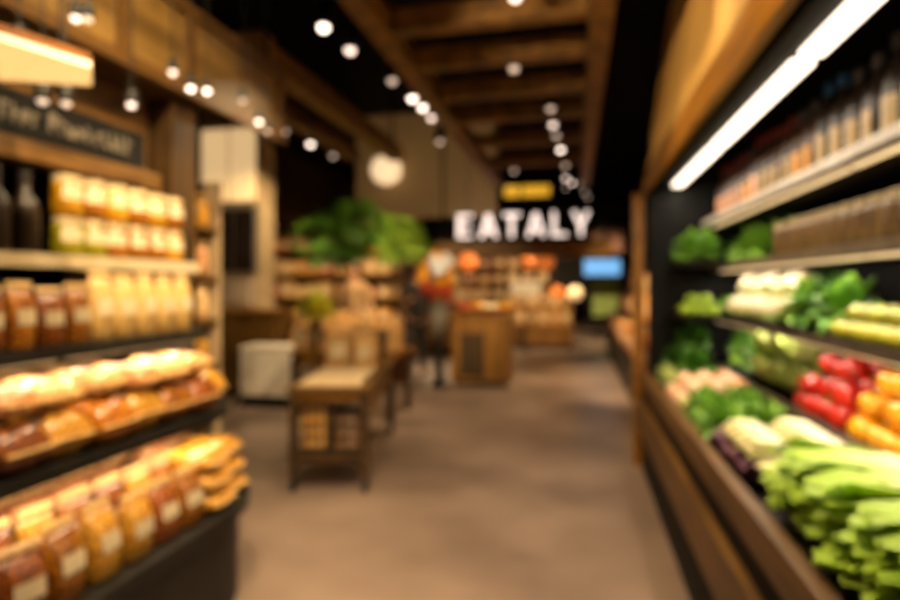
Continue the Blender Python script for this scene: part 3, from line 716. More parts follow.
def sbox(name, mtl, w, d, h, loc, label, cat='box', rot=0, group=None, lm='paper'):
    o = empty(name, loc, label, cat, group, rot)
    MB().box(-w/2, w/2, -d/2, d/2, 0, h, .008).build('box_body', mtl, o)
    MB().box(-w/2-.006, w/2+.006, -d/2-.006, d/2+.006, h+.001, h+.03, .005).build('lid', mtl, o)
    MB().box(-w*.3, w*.3, -d/2-.003, -d/2, h*.3, h*.75).build('label', M[lm], o)
    return o
sbox('gift_box', M['carton'], .2, .2, .27, cart_pt(-.12, 1.0, .721), 'cream gift box on the cart behind the cloth, crate side', 'box', rz, 'boxes on the cart')
sbox('gift_box', M['carton'], .18, .2, .24, cart_pt(.1, 1.0, .721), 'cream gift box on the cart behind the cloth, aisle side', 'box', rz, 'boxes on the cart')
sbox('gift_box', M['carton'], .2, .2, .3, cart_pt(-.12, 1.28, .721), 'taller cream gift box at the rear of the cart', 'box', rz, 'boxes on the cart')
sbox('wooden_box', M['rail_wood'], .2, .24, .25, cart_pt(.13, 1.32, .721), 'brown wooden box at the cart\'s rear aisle corner', 'box', rz)

# second table behind the cart
dt = empty('display_table', (-2.35, 5.75, 0), 'wooden display table of cream packages behind the cart', 'table')
W(MB().box(-2.95, -1.8, 5.4, 6.15, .68, .72, .006).build('table_top', M['wood_kiosk'], dt))
for x in (-2.9, -1.85):
    for y in (5.45, 6.1): W(MB().box(x-.03, x+.03, y-.03, y+.03, 0, .678).build('leg', M['wood_dark'], dt))
W(MB().box(-2.86, -1.89, 5.43, 5.46, .56, .678).build('apron', M['wood_kiosk'], dt))
cart2 = Proto(carton(M['carton'], .16, .2, .3, 'paper_white'))
for r_ in range(2):
    for i in range(6):
        cart2.put((-2.84+.185*i, 5.55+.26*r_, .721), 'cream package on the table behind the cart, %s row, %s from the crate side' % (('front', 'back')[r_], ORD[i]), 'cream packages on the rear table', (0, 0, -PI/2+rg.uniform(-.06, .06)), (1, 1, rg.choice((.9, 1, 1.1))+.2*r_))
def potplant(name, loc, m, r, label, cat='plant', rp_=.07):
    o = empty(name, loc, label, cat)
    MB().lathe([(rp_*.7, 0), (rp_, rp_*1.6), (rp_*1.08, rp_*1.62), (rp_*1.08, rp_*1.85), (rp_*.95, rp_*1.85), (rp_*.9, rp_*1.6)], 20).build('pot', M['pot'], o, True)
    f = leafy(m, 60, r*.5, r*1.1, r*.45, 71, 1, .5, .15, 'foliage', False); f.parent = o; f.location = (0, 0, rp_*1.7)
    return o
bx = sbox('storage_box', M['brown_cab'], .3, .2, .33, (-2.63, 5.28, .0), 'brown box standing in front of the rear table', 'box') if False else None
hb = empty('plant_stand', (-2.52, 5.15, 0), 'thin dark stand holding the yellow-green herb behind the cart', 'stand')
MB().lathe([(.13, 0), (.13, .015), (.015, .03), (.015, .94), (.1, .95), (.1, .965)], 20).build('stand_body', M['wood_dark'], hb)
potplant('potted_herb', (-2.52, 5.15, .966), M['leaf_yellow'], .21, 'small yellow-green potted herb on a thin stand behind the cart', 'plant', .055)

# indoor trees
def tree(name, x, y, zc, rx, rzv, m, label, seed, nleaf=900):
    r2 = random.Random(seed)
    o = empty(name, (x, y, 0), label, 'tree', 'potted trees in the aisle')
    MB().lathe([(.17, 0), (.22, .4), (.23, .4), (.23, .44), (.2, .44), (.19, .40)], 24).build('pot', M['pot'], o, True)
    MB().lathe([(.185, .38), (.1, .405)], 24).build('soil', M['soil'], o)
    t = MB(); t.tube((0, 0, .4), (.02, .01, 1.1), .04, 10, .03); t.tube((.02, .01, 1.1), (0, 0, zc-.15), .03, 10, .022)
    for i in range(9):
        a = i*2.4; t.tube((0, 0, zc-.3+.02*i), (rx*.6*math.cos(a), rx*.6*math.sin(a), zc+r2.uniform(-.1, .15)), .012, 6, .004)
    t.build('trunk', M['bark'], o, True)
    b = MB(); lobes = [(r2.uniform(-.55, .55)*rx, r2.uniform(-.5, .5)*rx, zc+r2.uniform(-.35, .4)*rzv, r2.uniform(.45, .62)) for _ in range(9)]
    for i in range(nleaf):
        lx, ly, lz, lr = r2.choice(lobes)
        d = Vector((r2.gauss(0, 1), r2.gauss(0, 1), r2.gauss(0, 1))).normalized()
        p = Vector((lx+d.x*rx*lr, ly+d.y*rx*lr, lz+d.z*rzv*lr*r2.uniform(.6, 1)))
        b.leaf(p, (d+Vector((r2.uniform(-.6, .6), r2.uniform(-.6, .6), r2.uniform(-.6, .3)))), (0, 0, 1), .13, .065, .4, 0, 2, r2)
    b.build('foliage', m, o, True, fix=False)
    return o
tree('indoor_tree', -2.79, 6.45, 2.03, .48, .43, M['leaf_tree'], 'bushy dark green potted tree behind the display table', 3, 1300)
tree('indoor_tree', -2.5, 7.85, 2.06, .36, .36, M['leaf_tree_light'], 'smaller bright green potted tree beside the dark tree', 4, 900)

# ------------------------------------------------------------------ pillar with panel, screen and cabinet
pl = struct(MB().box(-4.98, -4.05, 6.7, 7.03, 0, CZ).build('pillar', M['pillar']))
lp = empty('pillar_sign', (-4.45, 6.69, 2.45), 'glowing cream panel on the pale pillar above the dark screen', 'light panel')
W(MB().box(-4.94, -4.09, 6.66, 6.695, 2.5, 3.55, .005).build('panel_frame', M['pillar'], lp))
for a, b_ in ((-4.92, -4.53), (-4.50, -4.11)): W(MB().box(a, b_, 6.645, 6.658, 2.53, 3.5).build('glow_panel', M['pillar_panel'], lp))
ts = empty('wall_screen', (-4.40, 6.69, 1.55), 'dark screen in a grey frame on the pillar', 'screen')
W(MB().box(-4.80, -4.10, 6.65, 6.695, 1.56, 2.46, .008).build('screen_frame', M['bezel'], ts))
for a, b_ in ((-4.76, -4.46), (-4.43, -4.14)): W(MB().box(a, b_, 6.64, 6.649, 1.6, 2.42).build('screen_glass', M['screen'], ts))
bb = empty('wall_box', (-4.4, 6.69, 1.1), 'pale grey metal box under the dark screen', 'box')
W(MB().box(-4.78, -4.08, 6.45, 6.695, 1.13, 1.50, .01).build('box_body', M['grey_box'], bb))
W(MB().box(-4.7, -4.16, 6.44, 6.448, 1.2, 1.43).build('front_plate', M['grey_box'], bb))
cbn = empty('low_cabinet', (-4.2, 6.45, 0), 'brown wooden cabinet standing against the pillar', 'cabinet')
W(MB().box(-5.0, -3.62, 6.33, 6.69, .06, 1.06, .008).build('cabinet_body', M['brown_cab'], cbn))
W(MB().box(-4.96, -3.66, 6.36, 6.66, 0, .058).build('plinth', M['wood_dark'], cbn))
W(MB().box(-5.03, -3.59, 6.29, 6.69, 1.062, 1.1, .006).build('cabinet_top', M['wood_kiosk'], cbn))
for a, b_ in ((-4.97, -4.53), (-4.51, -4.09), (-4.07, -3.65)):
    dr = W(MB().box(a, b_, 6.31, 6.328, .1, 1.02, .004).build('door', M['brown_cab'], cbn))
    MB().ball((b_-.06, 6.297, .6), .016).build('knob', M['chrome'], dr)
cr = empty('white_crate', (-3.49, 6.02, 0), 'white crate on a dark base beside the brown cabinet', 'crate', None, R(3))
MB().box(-.31, .31, -.2, .2, .13, .67, .012).build('crate_body', M['crate'], cr)
MB().box(-.30, .30, -.19, .19, 0, .128).build('plinth', M['black'], cr)
for z in (.27, .40, .53): MB().box(-.315, .315, -.206, -.201, z-.012, z+.012).build('slat_band', M['crate'], cr)
MB().box(-.32, .32, -.21, .21, .672, .70, .008).build('lid', M['crate'], cr)

# ------------------------------------------------------------------ shelves behind the trees
wu = empty('wall_unit', (-4.2, 8.9, 0), 'wide wooden shelf unit of beige goods behind the trees', 'shelving')
W(MB().box(-5.3, -2.7, 9.2, 9.24, 0, 2.5).build('back_panel', M['wood_dark'], wu))
for x in (-5.3, -4.0, -2.72): W(MB().box(x, x+.04, 8.78, 9.198, 0, 2.5).build('upright', M['wood_dark'], wu))
WZ = (.4, .8, 1.2, 1.6, 2.0)
for z in WZ:
    for a, b_ in ((-5.258, -4.002), (-3.958, -2.722)): W(MB().box(a, b_, 8.78, 9.198, z-.03, z).build('shelf', M['wood_kiosk'], wu))
wp = [Proto(carton(M['carton'], .19, .2, .26)), Proto(carton(M['carton_amber'], .19, .2, .24, 'paper_white')), Proto(carton(M['carton_red'], .19, .2, .22))]
for s_, z in enumerate(WZ):
    for i in range(10):
        x = -5.12+.245*i if i < 5 else -3.84+.245*(i-5)
        wp[(0, 1, 0, 0, 2, 1, 0)[(i*3+s_*2) % 7]].put((x, 8.92, z+.001), 'box on the shelf unit behind the trees, %s shelf up, %s from the pillar' % (ORD[s_], ORD[i]), 'goods on the rear shelf unit', (0, 0, -PI/2), (1, 1, rg.uniform(.75, 1.1)))

# ------------------------------------------------------------------ people
def skinmesh(name, pts, edges, m, parent, root=0, sub=1, extra=None):
    me = bpy.data.meshes.new(name); me.from_pydata([p[:3] for p in pts], edges, []); me.update()
    o = bpy.data.objects.new(name, me); COL.objects.link(o)
    md = o.modifiers.new('s', 'SKIN'); md.use_smooth_shade = True
    sv = me.skin_vertices[0].data if me.skin_vertices else None
    if sv is None:
        bm = bmesh.new(); bm.from_mesh(me); bm.verts.layers.skin.verify(); bm.to_mesh(me); bm.free(); sv = me.skin_vertices[0].data
    for i, p in enumerate(pts):
        r = p[3]; sv[i].radius = r if hasattr(r, '__len__') else (r, r); sv[i].use_root = (i == root)
    if sub:
        s2 = o.modifiers.new('u', 'SUBSURF'); s2.levels = sub; s2.render_levels = sub
    dg = bpy.context.evaluated_depsgraph_get(); ev = o.evaluated_get(dg); nm = bpy.data.meshes.new_from_object(ev)
    o.modifiers.clear(); o.data = nm; nm.name = name; nm.materials.clear(); nm.materials.append(m)
    for p in nm.polygons: p.use_smooth = True
    o.parent = parent; return o
def person(loc, rz, top, label, h=1.72, arm=.6):
    o = empty('person', loc, label, 'person', None, rz)   # faces local -Y
    k = h/1.72
    P = [(0, 0, .93, (.13, .10)), (0, .0, 1.10, (.12, .09)), (0, .01, 1.28, (.15, .10)), (0, .01, 1.42, (.10, .075)), (0, 0, 1.48, .05), (0, -.01, 1.53, .052), (0, -.02, 1.60, (.075, .09)), (0, -.012, 1.675, (.062, .075))]
    Eg = [(0, 1), (1, 2), (2, 3), (3, 4), (4, 5), (5, 6), (6, 7)]
    def add(prev, p): P.append(p); Eg.append((prev, len(P)-1)); return len(P)-1
    hands = []
    for s in (-1, 1):
        a = add(3, (s*.17, .01, 1.40, .052)); a = add(a, (s*.215, .02, 1.26, .045)); a = add(a, (s*.23, .03, 1.12, .04))
        if s < 0: a = add(a, (s*.20, -.13, 1.14, .035)); w_ = (s*.17, -.24, 1.19); d = Vector((.1, -1, .2)).normalized()
        else: a = add(a, (s*.235, -.01, 1.0, .034)); w_ = (s*.235, -.03, .88); d = Vector((0, -.1, -1)).normalized()
        a = add(a, (*w_, .026))
        pm = Vector(w_)+d*.05; a = add(a, (*pm, (.034, .02)))
        sd = Vector((1, 0, 0)) if s < 0 else Vector((0, 1, 0))
        for f in range(4):
            q = pm+d*.035+sd*(-.03+.02*f); q2 = q+d*(.035+.006*(f in (1, 2))); q3 = q2+d*.02+Vector((0, 0, -.012))
            b = add(a, (*q, .009)); b = add(b, (*q2, .0085)); add(b, (*q3, .007))
        th = Vector(w_)+d*.025+sd*(.035*s); b = add(a, (*th, .011)); add(b, (*(th+d*.04+sd*.012*s), .009))
    for s in (-1, 1):
        a = add(0, (s*.09, 0, .84, .09)); a = add(a, (s*.095, -.005, .50, .058)); a = add(a, (s*.1, .015, .27, .05)); a = add(a, (s*.1, .02, .09, .036))
        add(a, (s*.105, -.13, .035, (.036, .03)))
    sk = skinmesh('body', [tuple([c*k for c in p[:3]]+[p[3]]) for p in P], Eg, M['skin'], o)
    # face: nose, ears as small swellings in the same skin; eyes and mouth
    fm = MB(); fm.ball((0, -.115*k, 1.60*k), .014, (.8, 1.2, 1.5)); fm.ball((.08*k, -.01, 1.6*k), .018, (.5, 1, 1.6)); fm.ball((-.08*k, -.01, 1.6*k), .018, (.5, 1, 1.6))
    fm.build('nose_and_ears', M['skin'], o, True)
    for s in (-1, 1): MB().ball((s*.03*k, -.098*k, 1.63*k), .011, (1.2, .7, .8)).build('eye', M['eye'], o, True)
    MB().ball((0, -.1*k, 1.55*k), .02, (1.2, .45, .35)).build('mouth', M['lip'], o, True)
    hm = MB(); hm.ball((0, .015*k, 1.65*k), .098*k, (.92, 1.0, .88), 3)
    for v in hm.bm.verts:
        if v.co.y < -.055*k and v.co.z < 1.69*k: v.co.y = -.055*k
    hm.build('hair', M['hair'], o, True)
    T = [(0, 0, .80, (.165, .13)), (0, 0, .95, (.165, .13)), (0, 0, 1.10, (.146, .115)), (0, .01, 1.28, (.17, .12)), (0, .01, 1.43, (.105, .08))]; E2 = [(0, 1), (1, 2), (2, 3), (3, 4)]
    for s in (-1, 1):
        n0 = len(T); T += [(s*.175, .01, 1.395, .065), (s*.215, .02, 1.26, .058), (s*.23, .03, 1.12, .053)]; E2 += [(4, n0), (n0, n0+1), (n0+1, n0+2)]
        if s < 0: T.append((s*.2, -.13, 1.14, .046))
        else: T.append((s*.235, -.01, 1.0, .046))
        E2.append((n0+2, n0+3))
    skinmesh('shirt', [tuple([c*k for c in p[:3]]+[p[3]]) for p in T], E2, top, o)
    T = [(0, 0, .93, (.15, .118))]; E2 = []
    for s in (-1, 1):
        n0 = len(T); T += [(s*.09, 0, .82, .105), (s*.095, -.005, .50, .075), (s*.1, .015, .27, .066), (s*.1, .018, .08, .06)]; E2 += [(0, n0), (n0, n0+1), (n0+1, n0+2), (n0+2, n0+3)]
    skinmesh('trousers', [tuple([c*k for c in p[:3]]+[p[3]]) for p in T], E2, M['cloth_black'], o)
    for s in (-1, 1):
        sh = MB(); sh.ball((s*.104, -.06, .035), .05, (.95, 2.3, .85), 2)
        for v in sh.bm.verts: v.co.z = max(v.co.z, 0.0)
        sh.build('shoe', M['rubber'], o, True)
    return o
person((-2.44, 8.5, 0), R(35), M['cloth_black'], 'person in dark clothes standing beside the flower stand', 1.73)
person((-3.17, 7.75, 0), R(10), M['cloth_beige'], 'person in a beige top standing behind the dark potted tree', 1.72)

# ------------------------------------------------------------------ flower stand and kiosk
fs = empty('flower_stand', (-1.86, 7.62, 0), 'slim grey zinc flower stand left of the wooden kiosk', 'stand')
MB().lathe([(.13, 0), (.13, .02), (.06, .05), (.05, .62), (.09, .66), (.09, .68)], 20).build('pedestal', M['metal_black'], fs)
MB().lathe([(.075, .681), (.12, .98), (.13, 1.16), (.135, 1.17), (.12, 1.17), (.1, 1.02)], 22).build('bucket', M['zinc'], fs, True)
fb = empty('flower_bouquet', (-1.86, 7.62, 1.172), 'round bouquet of white, yellow and red flowers in the zinc bucket', 'flowers')
def blossom(m, c, r, seed, parent, name='blossom'):
    r2 = random.Random(seed); b = MB()
    for i in range(16):
        ph = i*2.4; el = .2+1.2*i/16; d = Vector((math.cos(ph)*math.cos(el), math.sin(ph)*math.cos(el), math.sin(el)))
        b.leaf(Vector(c)+d*r*.2, d, (0, 0, 1), r*.95, r*.6, .2, .05, 3, r2)
    b.ball(c, r*.55, sub=2)
    return b.build(name, m, parent, True, fix=False)
r2 = random.Random(5)
for i in range(26):
    a = i*2.4; zz = i/25; rr = .30*math.sqrt(max(.02, 1-(zz-.25)**2*1.3))*(.5 + .5*((i*7) % 5)/4)
    m_ = 'petal_red' if zz < .3 else ('petal_yellow' if (i % 3 or zz < .55) else 'petal_white')
    blossom(M[m_], (rr*.85*math.cos(a), rr*.85*math.sin(a), .06+.56*zz), .10, i, fb)
blossom(M['petal_white'], (.04, -.22, .44), .15, 90, fb); blossom(M['petal_white'], (-.02, -.2, .52), .13, 91, fb)
sm = MB()
for i in range(14):
    a = i*2.4; sm.tube((.03*math.cos(a), .03*math.sin(a), -.0), (.16*math.cos(a), .16*math.sin(a), .3), .006, 6)
sm.build('stems', M['stalk'], fb)

kk = empty('kiosk_counter', (-1.33, 8.1, 0), 'square wooden kiosk counter with a dark front panel below the letters', 'counter')
W(MB().box(-1.72, -.92, 7.8, 8.5, .05, .94, .008).build('counter_body', M['wood_kiosk'], kk))
W(MB().box(-1.68, -.96, 7.84, 8.46, 0, .048).build('plinth', M['wood_dark'], kk))
W(MB().box(-1.76, -.88, 7.76, 8.54, .942, .99, .008).build('counter_top', M['wood_kiosk'], kk))
W(MB().box(-1.60, -1.24, 7.785, 7.798, .12, .74).build('front_panel', M['wood_dark'], kk))
for i, x in enumerate((-1.71, -1.19, -.94)):
    W(MB().box(x, x+.05, 7.782, 7.798, .06, .93).build('stile', M['wood_kiosk'], kk))
def bowl(loc, m, label, nfr=7):
    o = empty('fruit_basket', loc, label, 'basket', 'baskets on the kiosk')
    MB().lathe([(.09, 0), (.14, .09), (.15, .1), (.13, .1), (.085, .015)], 22).build('basket', M['wood'], o, True)
    return o
fr = {'o': Proto(roundveg('orange_fruit', M['orange'], .042, stem=False, cat='fruit')), 'r': Proto(roundveg('red_fruit', M['petal_red'], .042, stem=False, cat='fruit')), 'c': Proto(roundveg('cream_fruit', M['cauli'], .042, stem=False, cat='fruit')), 'y': Proto(roundveg('golden_fruit', M['petal_yellow'], .042, stem=False, cat='fruit'))}
for c, (x, y, kx, w) in enumerate([(-1.56, 7.95, 'r', 'red'), (-1.2, 7.96, 'c', 'cream'), (-1.42, 8.3, 'o', 'orange'), (-1.04, 8.28, 'y', 'golden')]):
    bowl((x, y, .991), None, 'shallow wooden basket of %s fruit on the kiosk counter' % w)
    for i in range(6):
        a = i*PI/3; rr = .075 if i else 0
        fr[kx].put((x+.08*math.cos(a), y+.08*math.sin(a), 1.075), '%s round fruit in a kiosk basket, %s around the rim' % (w, ORD[i]), w+' fruit on the kiosk', (0, 0, i), .95)
    fr[kx].put((x, y, 1.02), '%s round fruit in the middle of a kiosk basket' % w, w+' fruit on the kiosk', (0, 0, i), (.8, .8, 1.2))
hd = MB()

# pendant lamps
def pendant(loc, r, m, label, shape='globe', group='glowing pendant lamps', ztop=CZ):
    o = empty('pendant_lamp', loc, label, 'lamp', group)
    if shape == 'globe': MB().ball((0, 0, 0), r, (1, 1, .95), 3).build('lamp_shade', m, o, True)
    else: MB().lathe([(r, -r*.8), (r*.95, .2*r), (r*.7, r*.75), (r*.2, r*.95)], 28).build('lamp_shade', m, o, True)
    MB().tube((0, 0, r*.96), (0, 0, ztop-loc[2]-.04), .006, 6).build('cord', M['metal_black'], o)
    MB().lathe([(.05, ztop-loc[2]-.035), (.05, ztop-loc[2]-.001)], 14).build('ceiling_rose', M['metal_black'], o)
    return o
pendant((-1.66, 8.75, 1.78), .155, M['copper_glow'], 'copper globe pendant lamp above the kiosk, left of the two')
pendant((-.60, 11.4, 1.9), .20, M['copper_glow'], 'copper globe pendant lamp over the far stepped table')
pendant((-3.53, 10.2, 3.62), .30, M['pool_glow'], 'large cream glowing globe, added for the pool of light on the plaster bulkhead', 'globe', 'globes added for light pools')  # globe added in place of the bright spot on the plaster
pendant((-.0, 13.0, 1.24), .17, M['globe'], 'pale glowing globe standing in for round goods at the end of the aisle', group='globes at the aisle end')  # added glowing ball for a pale blob of goods
pendant((-.4, 13.2, 1.25), .17, M['copper_glow'], 'amber glowing globe standing in for round goods beside the pale globe', group='globes at the aisle end')  # likewise added, for a yellow blob of goods
pendant((-1.0, 12.4, 1.95), .17, M['copper_glow'], 'small copper globe lamp behind the kiosk, over the stepped table end', group='globes at the aisle end')

# ------------------------------------------------------------------ big letters over the far counter
struct(MB().box(-2.5, .62, 9.95, 10.25, 1.92, 2.2, .01).build('trim_20', M['wood_beam']))
for i, x in enumerate((-2.4, -.95, .52)): struct(MB().tube((x, 10.18, 2.2), (x, 10.18, CZ), .02).build('trim_%d' % (21+i), M['black']))
sg = empty('letter_sign', (-.92, 10.05, 2.2), 'row of glowing white capital letters standing on the wooden beam', 'sign')
def bar2(m, a, b, w, d0=-.05, d1=.05):
    a, b = Vector((a[0], 0, a[1])), Vector((b[0], 0, b[1])); d = (b-a).normalized(); s = Vector((-d.z, 0, d.x))*w/2
    m.hull([tuple(p+Vector((0, y, 0))) for p in (a+s, a-s, b+s, b-s) for y in (d0, d1)])
def letter(ch, x, h=.43, w=.29):
    m = MB(); t = .062
    def bx(x0, x1, z0, z1): m.box(x0, x1, -.05, .05, z0, z1)
    if ch == 'E':
        bx(0, t, 0, h); bx(t, w*.92, 0, t*.85); bx(t, w*.92, h-t*.85, h); bx(t, w*.82, h/2-t*.4, h/2+t*.4)
    elif ch == 'A':
        bar2(m, (t*.45, 0), (w/2, h*.97), t*.95, -.05, .05); bar2(m, (w-t*.45+.03, 0), (w/2+.015, h*.97), t*.95, -.049, .049); bar2(m, (w*.2, h*.28), (w*.86, h*.28), t*.75, -.048, .048)
    elif ch == 'T':
        bx(0, w, h-t*.9, h); bx(w/2-t/2, w/2+t/2, 0, h-t*.9)
    elif ch == 'L':
        bx(0, t, 0, h); bx(t, w*.88, 0, t*.9)
    elif ch == 'Y':
        bar2(m, (w/2, h*.42), (t*.4, h), t*.95); bar2(m, (w/2, h*.42), (w-t*.4, h), t*.95, -.049, .049); bx(w/2-t/2, w/2+t/2, 0, h*.48)
    o = m.build('letter', M['sign_white'], sg, False, (x+.035, 0, .075)); return o
for ch, x in zip('EATALY', (-1.21, -.80, -.37, .05, .49, .84)): letter(ch, x)
MB().box(-1.24, 1.2, -.06, .06, .002, .073).build('base_rail', M['metal_black'], sg)
# yellow lightbox
yb = empty('lightbox_sign', (-1.0, 12.0, 3.25), 'small yellow glowing lightbox hanging above the white letters', 'sign')
MB().box(-.48, .48, -.06, .06, .06, .28, .03).build('lightbox_face', M['sign_yellow'], yb)
for x in (-.4, .4): MB().tube((x, 0, .281), (x, 0, CZ-3.25), .008).build('hanger', M['metal_black'], yb)
# plaster bulkhead
struct(MB().box(-4.3, -1.45, 10.6, 10.75, 2.75, CZ).build('trim_24', M['plaster']), 'ribbed beige plaster bulkhead')
# TV at the aisle's end, and boards near it
tv = empty('television', (.68, 15, 1.6), 'wide blue television hanging at the end of the aisle', 'television')
MB().box(-.47, .47, -.03, .03, .06, .50, .01).build('case', M['metal_black'], tv)
MB().box(-.45, .45, -.036, -.031, .08, .48).build('screen', M['tv'], tv)
MB().tube((0, .02, .50), (0, .02, CZ-1.6), .02).build('hanger', M['metal_black'], tv)
gb = empty('green_board', (.8, 15.4, 0), 'green stand-up board under the blue television', 'board')
MB().box(-.35, .35, -.02, .02, .6, 1.62, .01).build('board_face', M['green_sign'], gb)
for x in (-.3, .3): MB().box(x-.02, x+.02, -.02, .02, 0, .598).build('leg', M['metal_black'], gb)
pk = empty('hanging_board', (.75, 15.6, 2.3), 'dusty pink board hanging above the blue television', 'board')
MB().box(-.5, .5, -.02, .02, 0, .65, .01).build('board_face', M['pink_board'], pk)
for x in (-.4, .4): MB().tube((x, 0, .65), (x, 0, CZ-2.3), .008).build('hanger', M['metal_black'], pk)

# far stepped table
ft = empty('stepped_table', (-.8, 13, 0), 'stepped wooden table of yellow goods beyond the kiosk', 'table')
W(MB().box(-1.6, -.05, 12.5, 14.3, .1, .55, .01).build('lower_step', M['wood_kiosk'], ft))
W(MB().box(-1.55, -.1, 12.55, 14.25, 0, .098).build('plinth', M['wood_dark'], ft))
W(MB().box(-1.6, -.05, 13.0, 14.3, .552, .9, .01).build('upper_step', M['wood_kiosk'], ft))
fp = [Proto(carton(M['carton_amber'], .2, .2, .28, 'paper_white')), Proto(carton(M['carton'], .2, .2, .3))]
for s_, (y, z) in enumerate(((12.75, .551), (13.2, .901), (13.6, .901))):
    for i in range(6):
        fp[(i+s_) % 2].put((-1.47+.255*i, y, z), '%s box on the far stepped table, %s row, %s from the kiosk side' % (('amber', 'cream')[(i+s_) % 2], ORD[s_], ORD[i]), 'boxes on the stepped table', (0, 0, -PI/2), (1, 1, 1+.15*s_))
tg = empty('price_board', (-1.05, 12.2, 0), 'pale grey price board on a post before the stepped table', 'sign')
MB().tube((0, 0, 0.012), (0, 0, 1.2), .012).build('post', M['metal_black'], tg)
MB().lathe([(.14, 0), (.14, .01)], 20).build('base', M['metal_black'], tg)
MB().box(-.32, .32, -.015, .015, 1.201, 1.5, .005).build('board_face', M['crate'], tg)

# right-hand aisle display beyond the case
rd_ = empty('aisle_display', (.95, 8, 0), 'dark tiered display of packages along the right aisle beyond the case', 'shelving')
W(MB().box(.66, 1.5, 5.6, 12.4, 0, .55, .01).build('base_tier', M['metal_black'], rd_))
W(MB().box(.86, 1.5, 5.6, 12.4, .552, .95, .01).build('middle_tier', M['wood_dark'], rd_))
W(MB().box(1.08, 1.5, 5.6, 12.4, .952, 1.3, .01).build('top_tier', M['wood_dark'], rd_))
W(MB().box(1.5, 1.55, 5.6, 12.4, 0, 2.3).build('back_panel', M['wood_dark'], rd_))
rp_ = [Proto(carton(M['carton'], .3, .16, .3)), Proto(carton(M['carton_amber'], .3, .16, .28, 'paper_white')), Proto(carton(M['carton_red'], .3, .16, .26, 'paper'))]
for s_, (x, z) in enumerate(((.76, .551), (.97, .951), (1.2, 1.301))):
    for i in range(16):
        k = (2, 1, 2, 0)[(i+s_) % 4] if s_ == 0 else ((1, 0, 1, 2)[i % 4] if s_ == 1 else (0, 0, 1)[i % 3])
        rp_[k].put((x, 5.9+.42*i, z), '%s package on the right aisle display, %s tier up, %s from the produce case' % (('cream', 'amber', 'red')[k], ORD[s_], ORD[i]), 'packages on the aisle display', (0, 0, PI), (1, 1, rg.uniform(.85, 1.15)))

# far end: shelving with goods across the back
bs = empty('rear_shelving', (-2.5, 18, 0), 'long wooden shelving of goods across the far end', 'shelving')
W(MB().box(-6, -.7, 18.3, 18.35, 0, 2.6).build('back_panel', M['wood_dark'], bs))
for z in (.5, 1.0, 1.5, 2.0): W(MB().box(-6, -.7, 17.9, 18.298, z-.04, z).build('shelf', M['wood_kiosk'], bs))
for x in (-6, -4.3, -2.5, -.74): W(MB().box(x, x+.04, 17.88, 17.898, 0, 2.6).build('upright', M['wood_dark'], bs))
bpk = [Proto(carton(M['carton'], .34, .3, .36)), Proto(carton(M['carton_amber'], .34, .3, .34)), Proto(carton(M['carton_red'], .34, .3, .32))]
for s_, z in enumerate((.5, 1.0, 1.5, 2.0)):
    for i in range(11):
        k = (0, 1, 1, 2, 0, 1)[(i*5+s_) % 6]
        bpk[k].put((-5.7+.47*i, 18.08, z+.001), '%s box on the far rear shelving, %s shelf up, %s from the aisle' % (('cream', 'amber', 'red')[k], ORD[s_], words_from_end(11, i)), 'boxes on the rear shelving', (0, 0, -PI/2), (1, 1, rg.uniform(.7, 1.1)))
# counter between the kiosk and the rear shelving
mc = empty('service_counter', (-3.2, 11.4, 0), 'long wooden service counter under the letters, behind the flower stand', 'counter')
W(MB().box(-4.4, -1.9, 11.0, 11.8, .06, 1.0, .01).build('counter_body', M['wood_kiosk'], mc))
W(MB().box(-4.36, -1.94, 11.04, 11.76, 0, .058).build('plinth', M['wood_dark'], mc))
W(MB().box(-4.45, -1.85, 10.95, 11.85, 1.002, 1.05, .01).build('counter_top', M['wood_dark'], mc))
for i in range(9):
    (fp[i % 2]).put((-4.25+.28*i, 11.3, 1.051), '%s box on the service counter behind the flowers, %s from the shelf unit' % (('amber', 'cream')[i % 2], ORD[i]), 'boxes on the service counter', (0, 0, -PI/2), (1.1, 1.1, 1.1))

# ------------------------------------------------------------------ spot lamps
def spotlamp(loc, lvl, label, group, watt=0, ztop=CZ, aim=None, ang=75):
    o = empty('spot_lamp', loc, label, 'lamp', group)
    MB().lathe([(.05, .0), (.052, .01), (.052, .13), (.03, .15), (.02, .15)], 20).build('housing', M['metal_black'], o, True)
    MB().ball((0, 0, -.004), .034, (1, 1, .9), 2).build('bulb', M['bulb'][lvl], o, True)
    if ztop: MB().tube((0, 0, .15), (0, 0, ztop-loc[2]), .008, 8).build('stem', M['metal_black'], o)
    if watt:
        ld = bpy.data.lights.new('spot_beam', 'SPOT'); ld.energy = watt; ld.color = (1, .75, .42); ld.spot_size = R(ang); ld.spot_blend = .7; ld.shadow_soft_size = .04
        lo = bpy.data.objects.new('spot_beam', ld); COL.objects.link(lo); lo.location = (loc[0], loc[1], loc[2]-.05)
        t = Vector(aim if aim else (loc[0], loc[1], 0)) - Vector(lo.location); lo.rotation_euler = t.to_track_quat('-Z', 'Y').to_euler()
    return o
A = [(-1.56, 3.30, 0), (-1.53, 3.66, 1), (-1.43, 4.28, 2), (-1.39, 4.72, 0), (-1.37, 4.98, 0), (-1.37, 5.3, 1), (-1.5, 6.2, 2)]
aimA = [(-1.8, 2.5, .6), (-1.9, 2.0, .8), (-1.7, 4.0, .7), (-2.2, 5.5, .7), (-2.6, 6.5, 2.0), (-1.95, 7.5, 1.7), (-2.9, 10.6, 3.5)]
for i, (x, y, l) in enumerate(A): spotlamp((x, y, 3.05), l, 'small ceiling spot lamp in the left row, %s from the camera end' % ORD[i], 'ceiling spot lamps, left row', (130, 90, 50, 240, 160, 650, 220)[i], aim=aimA[i], ang=60)
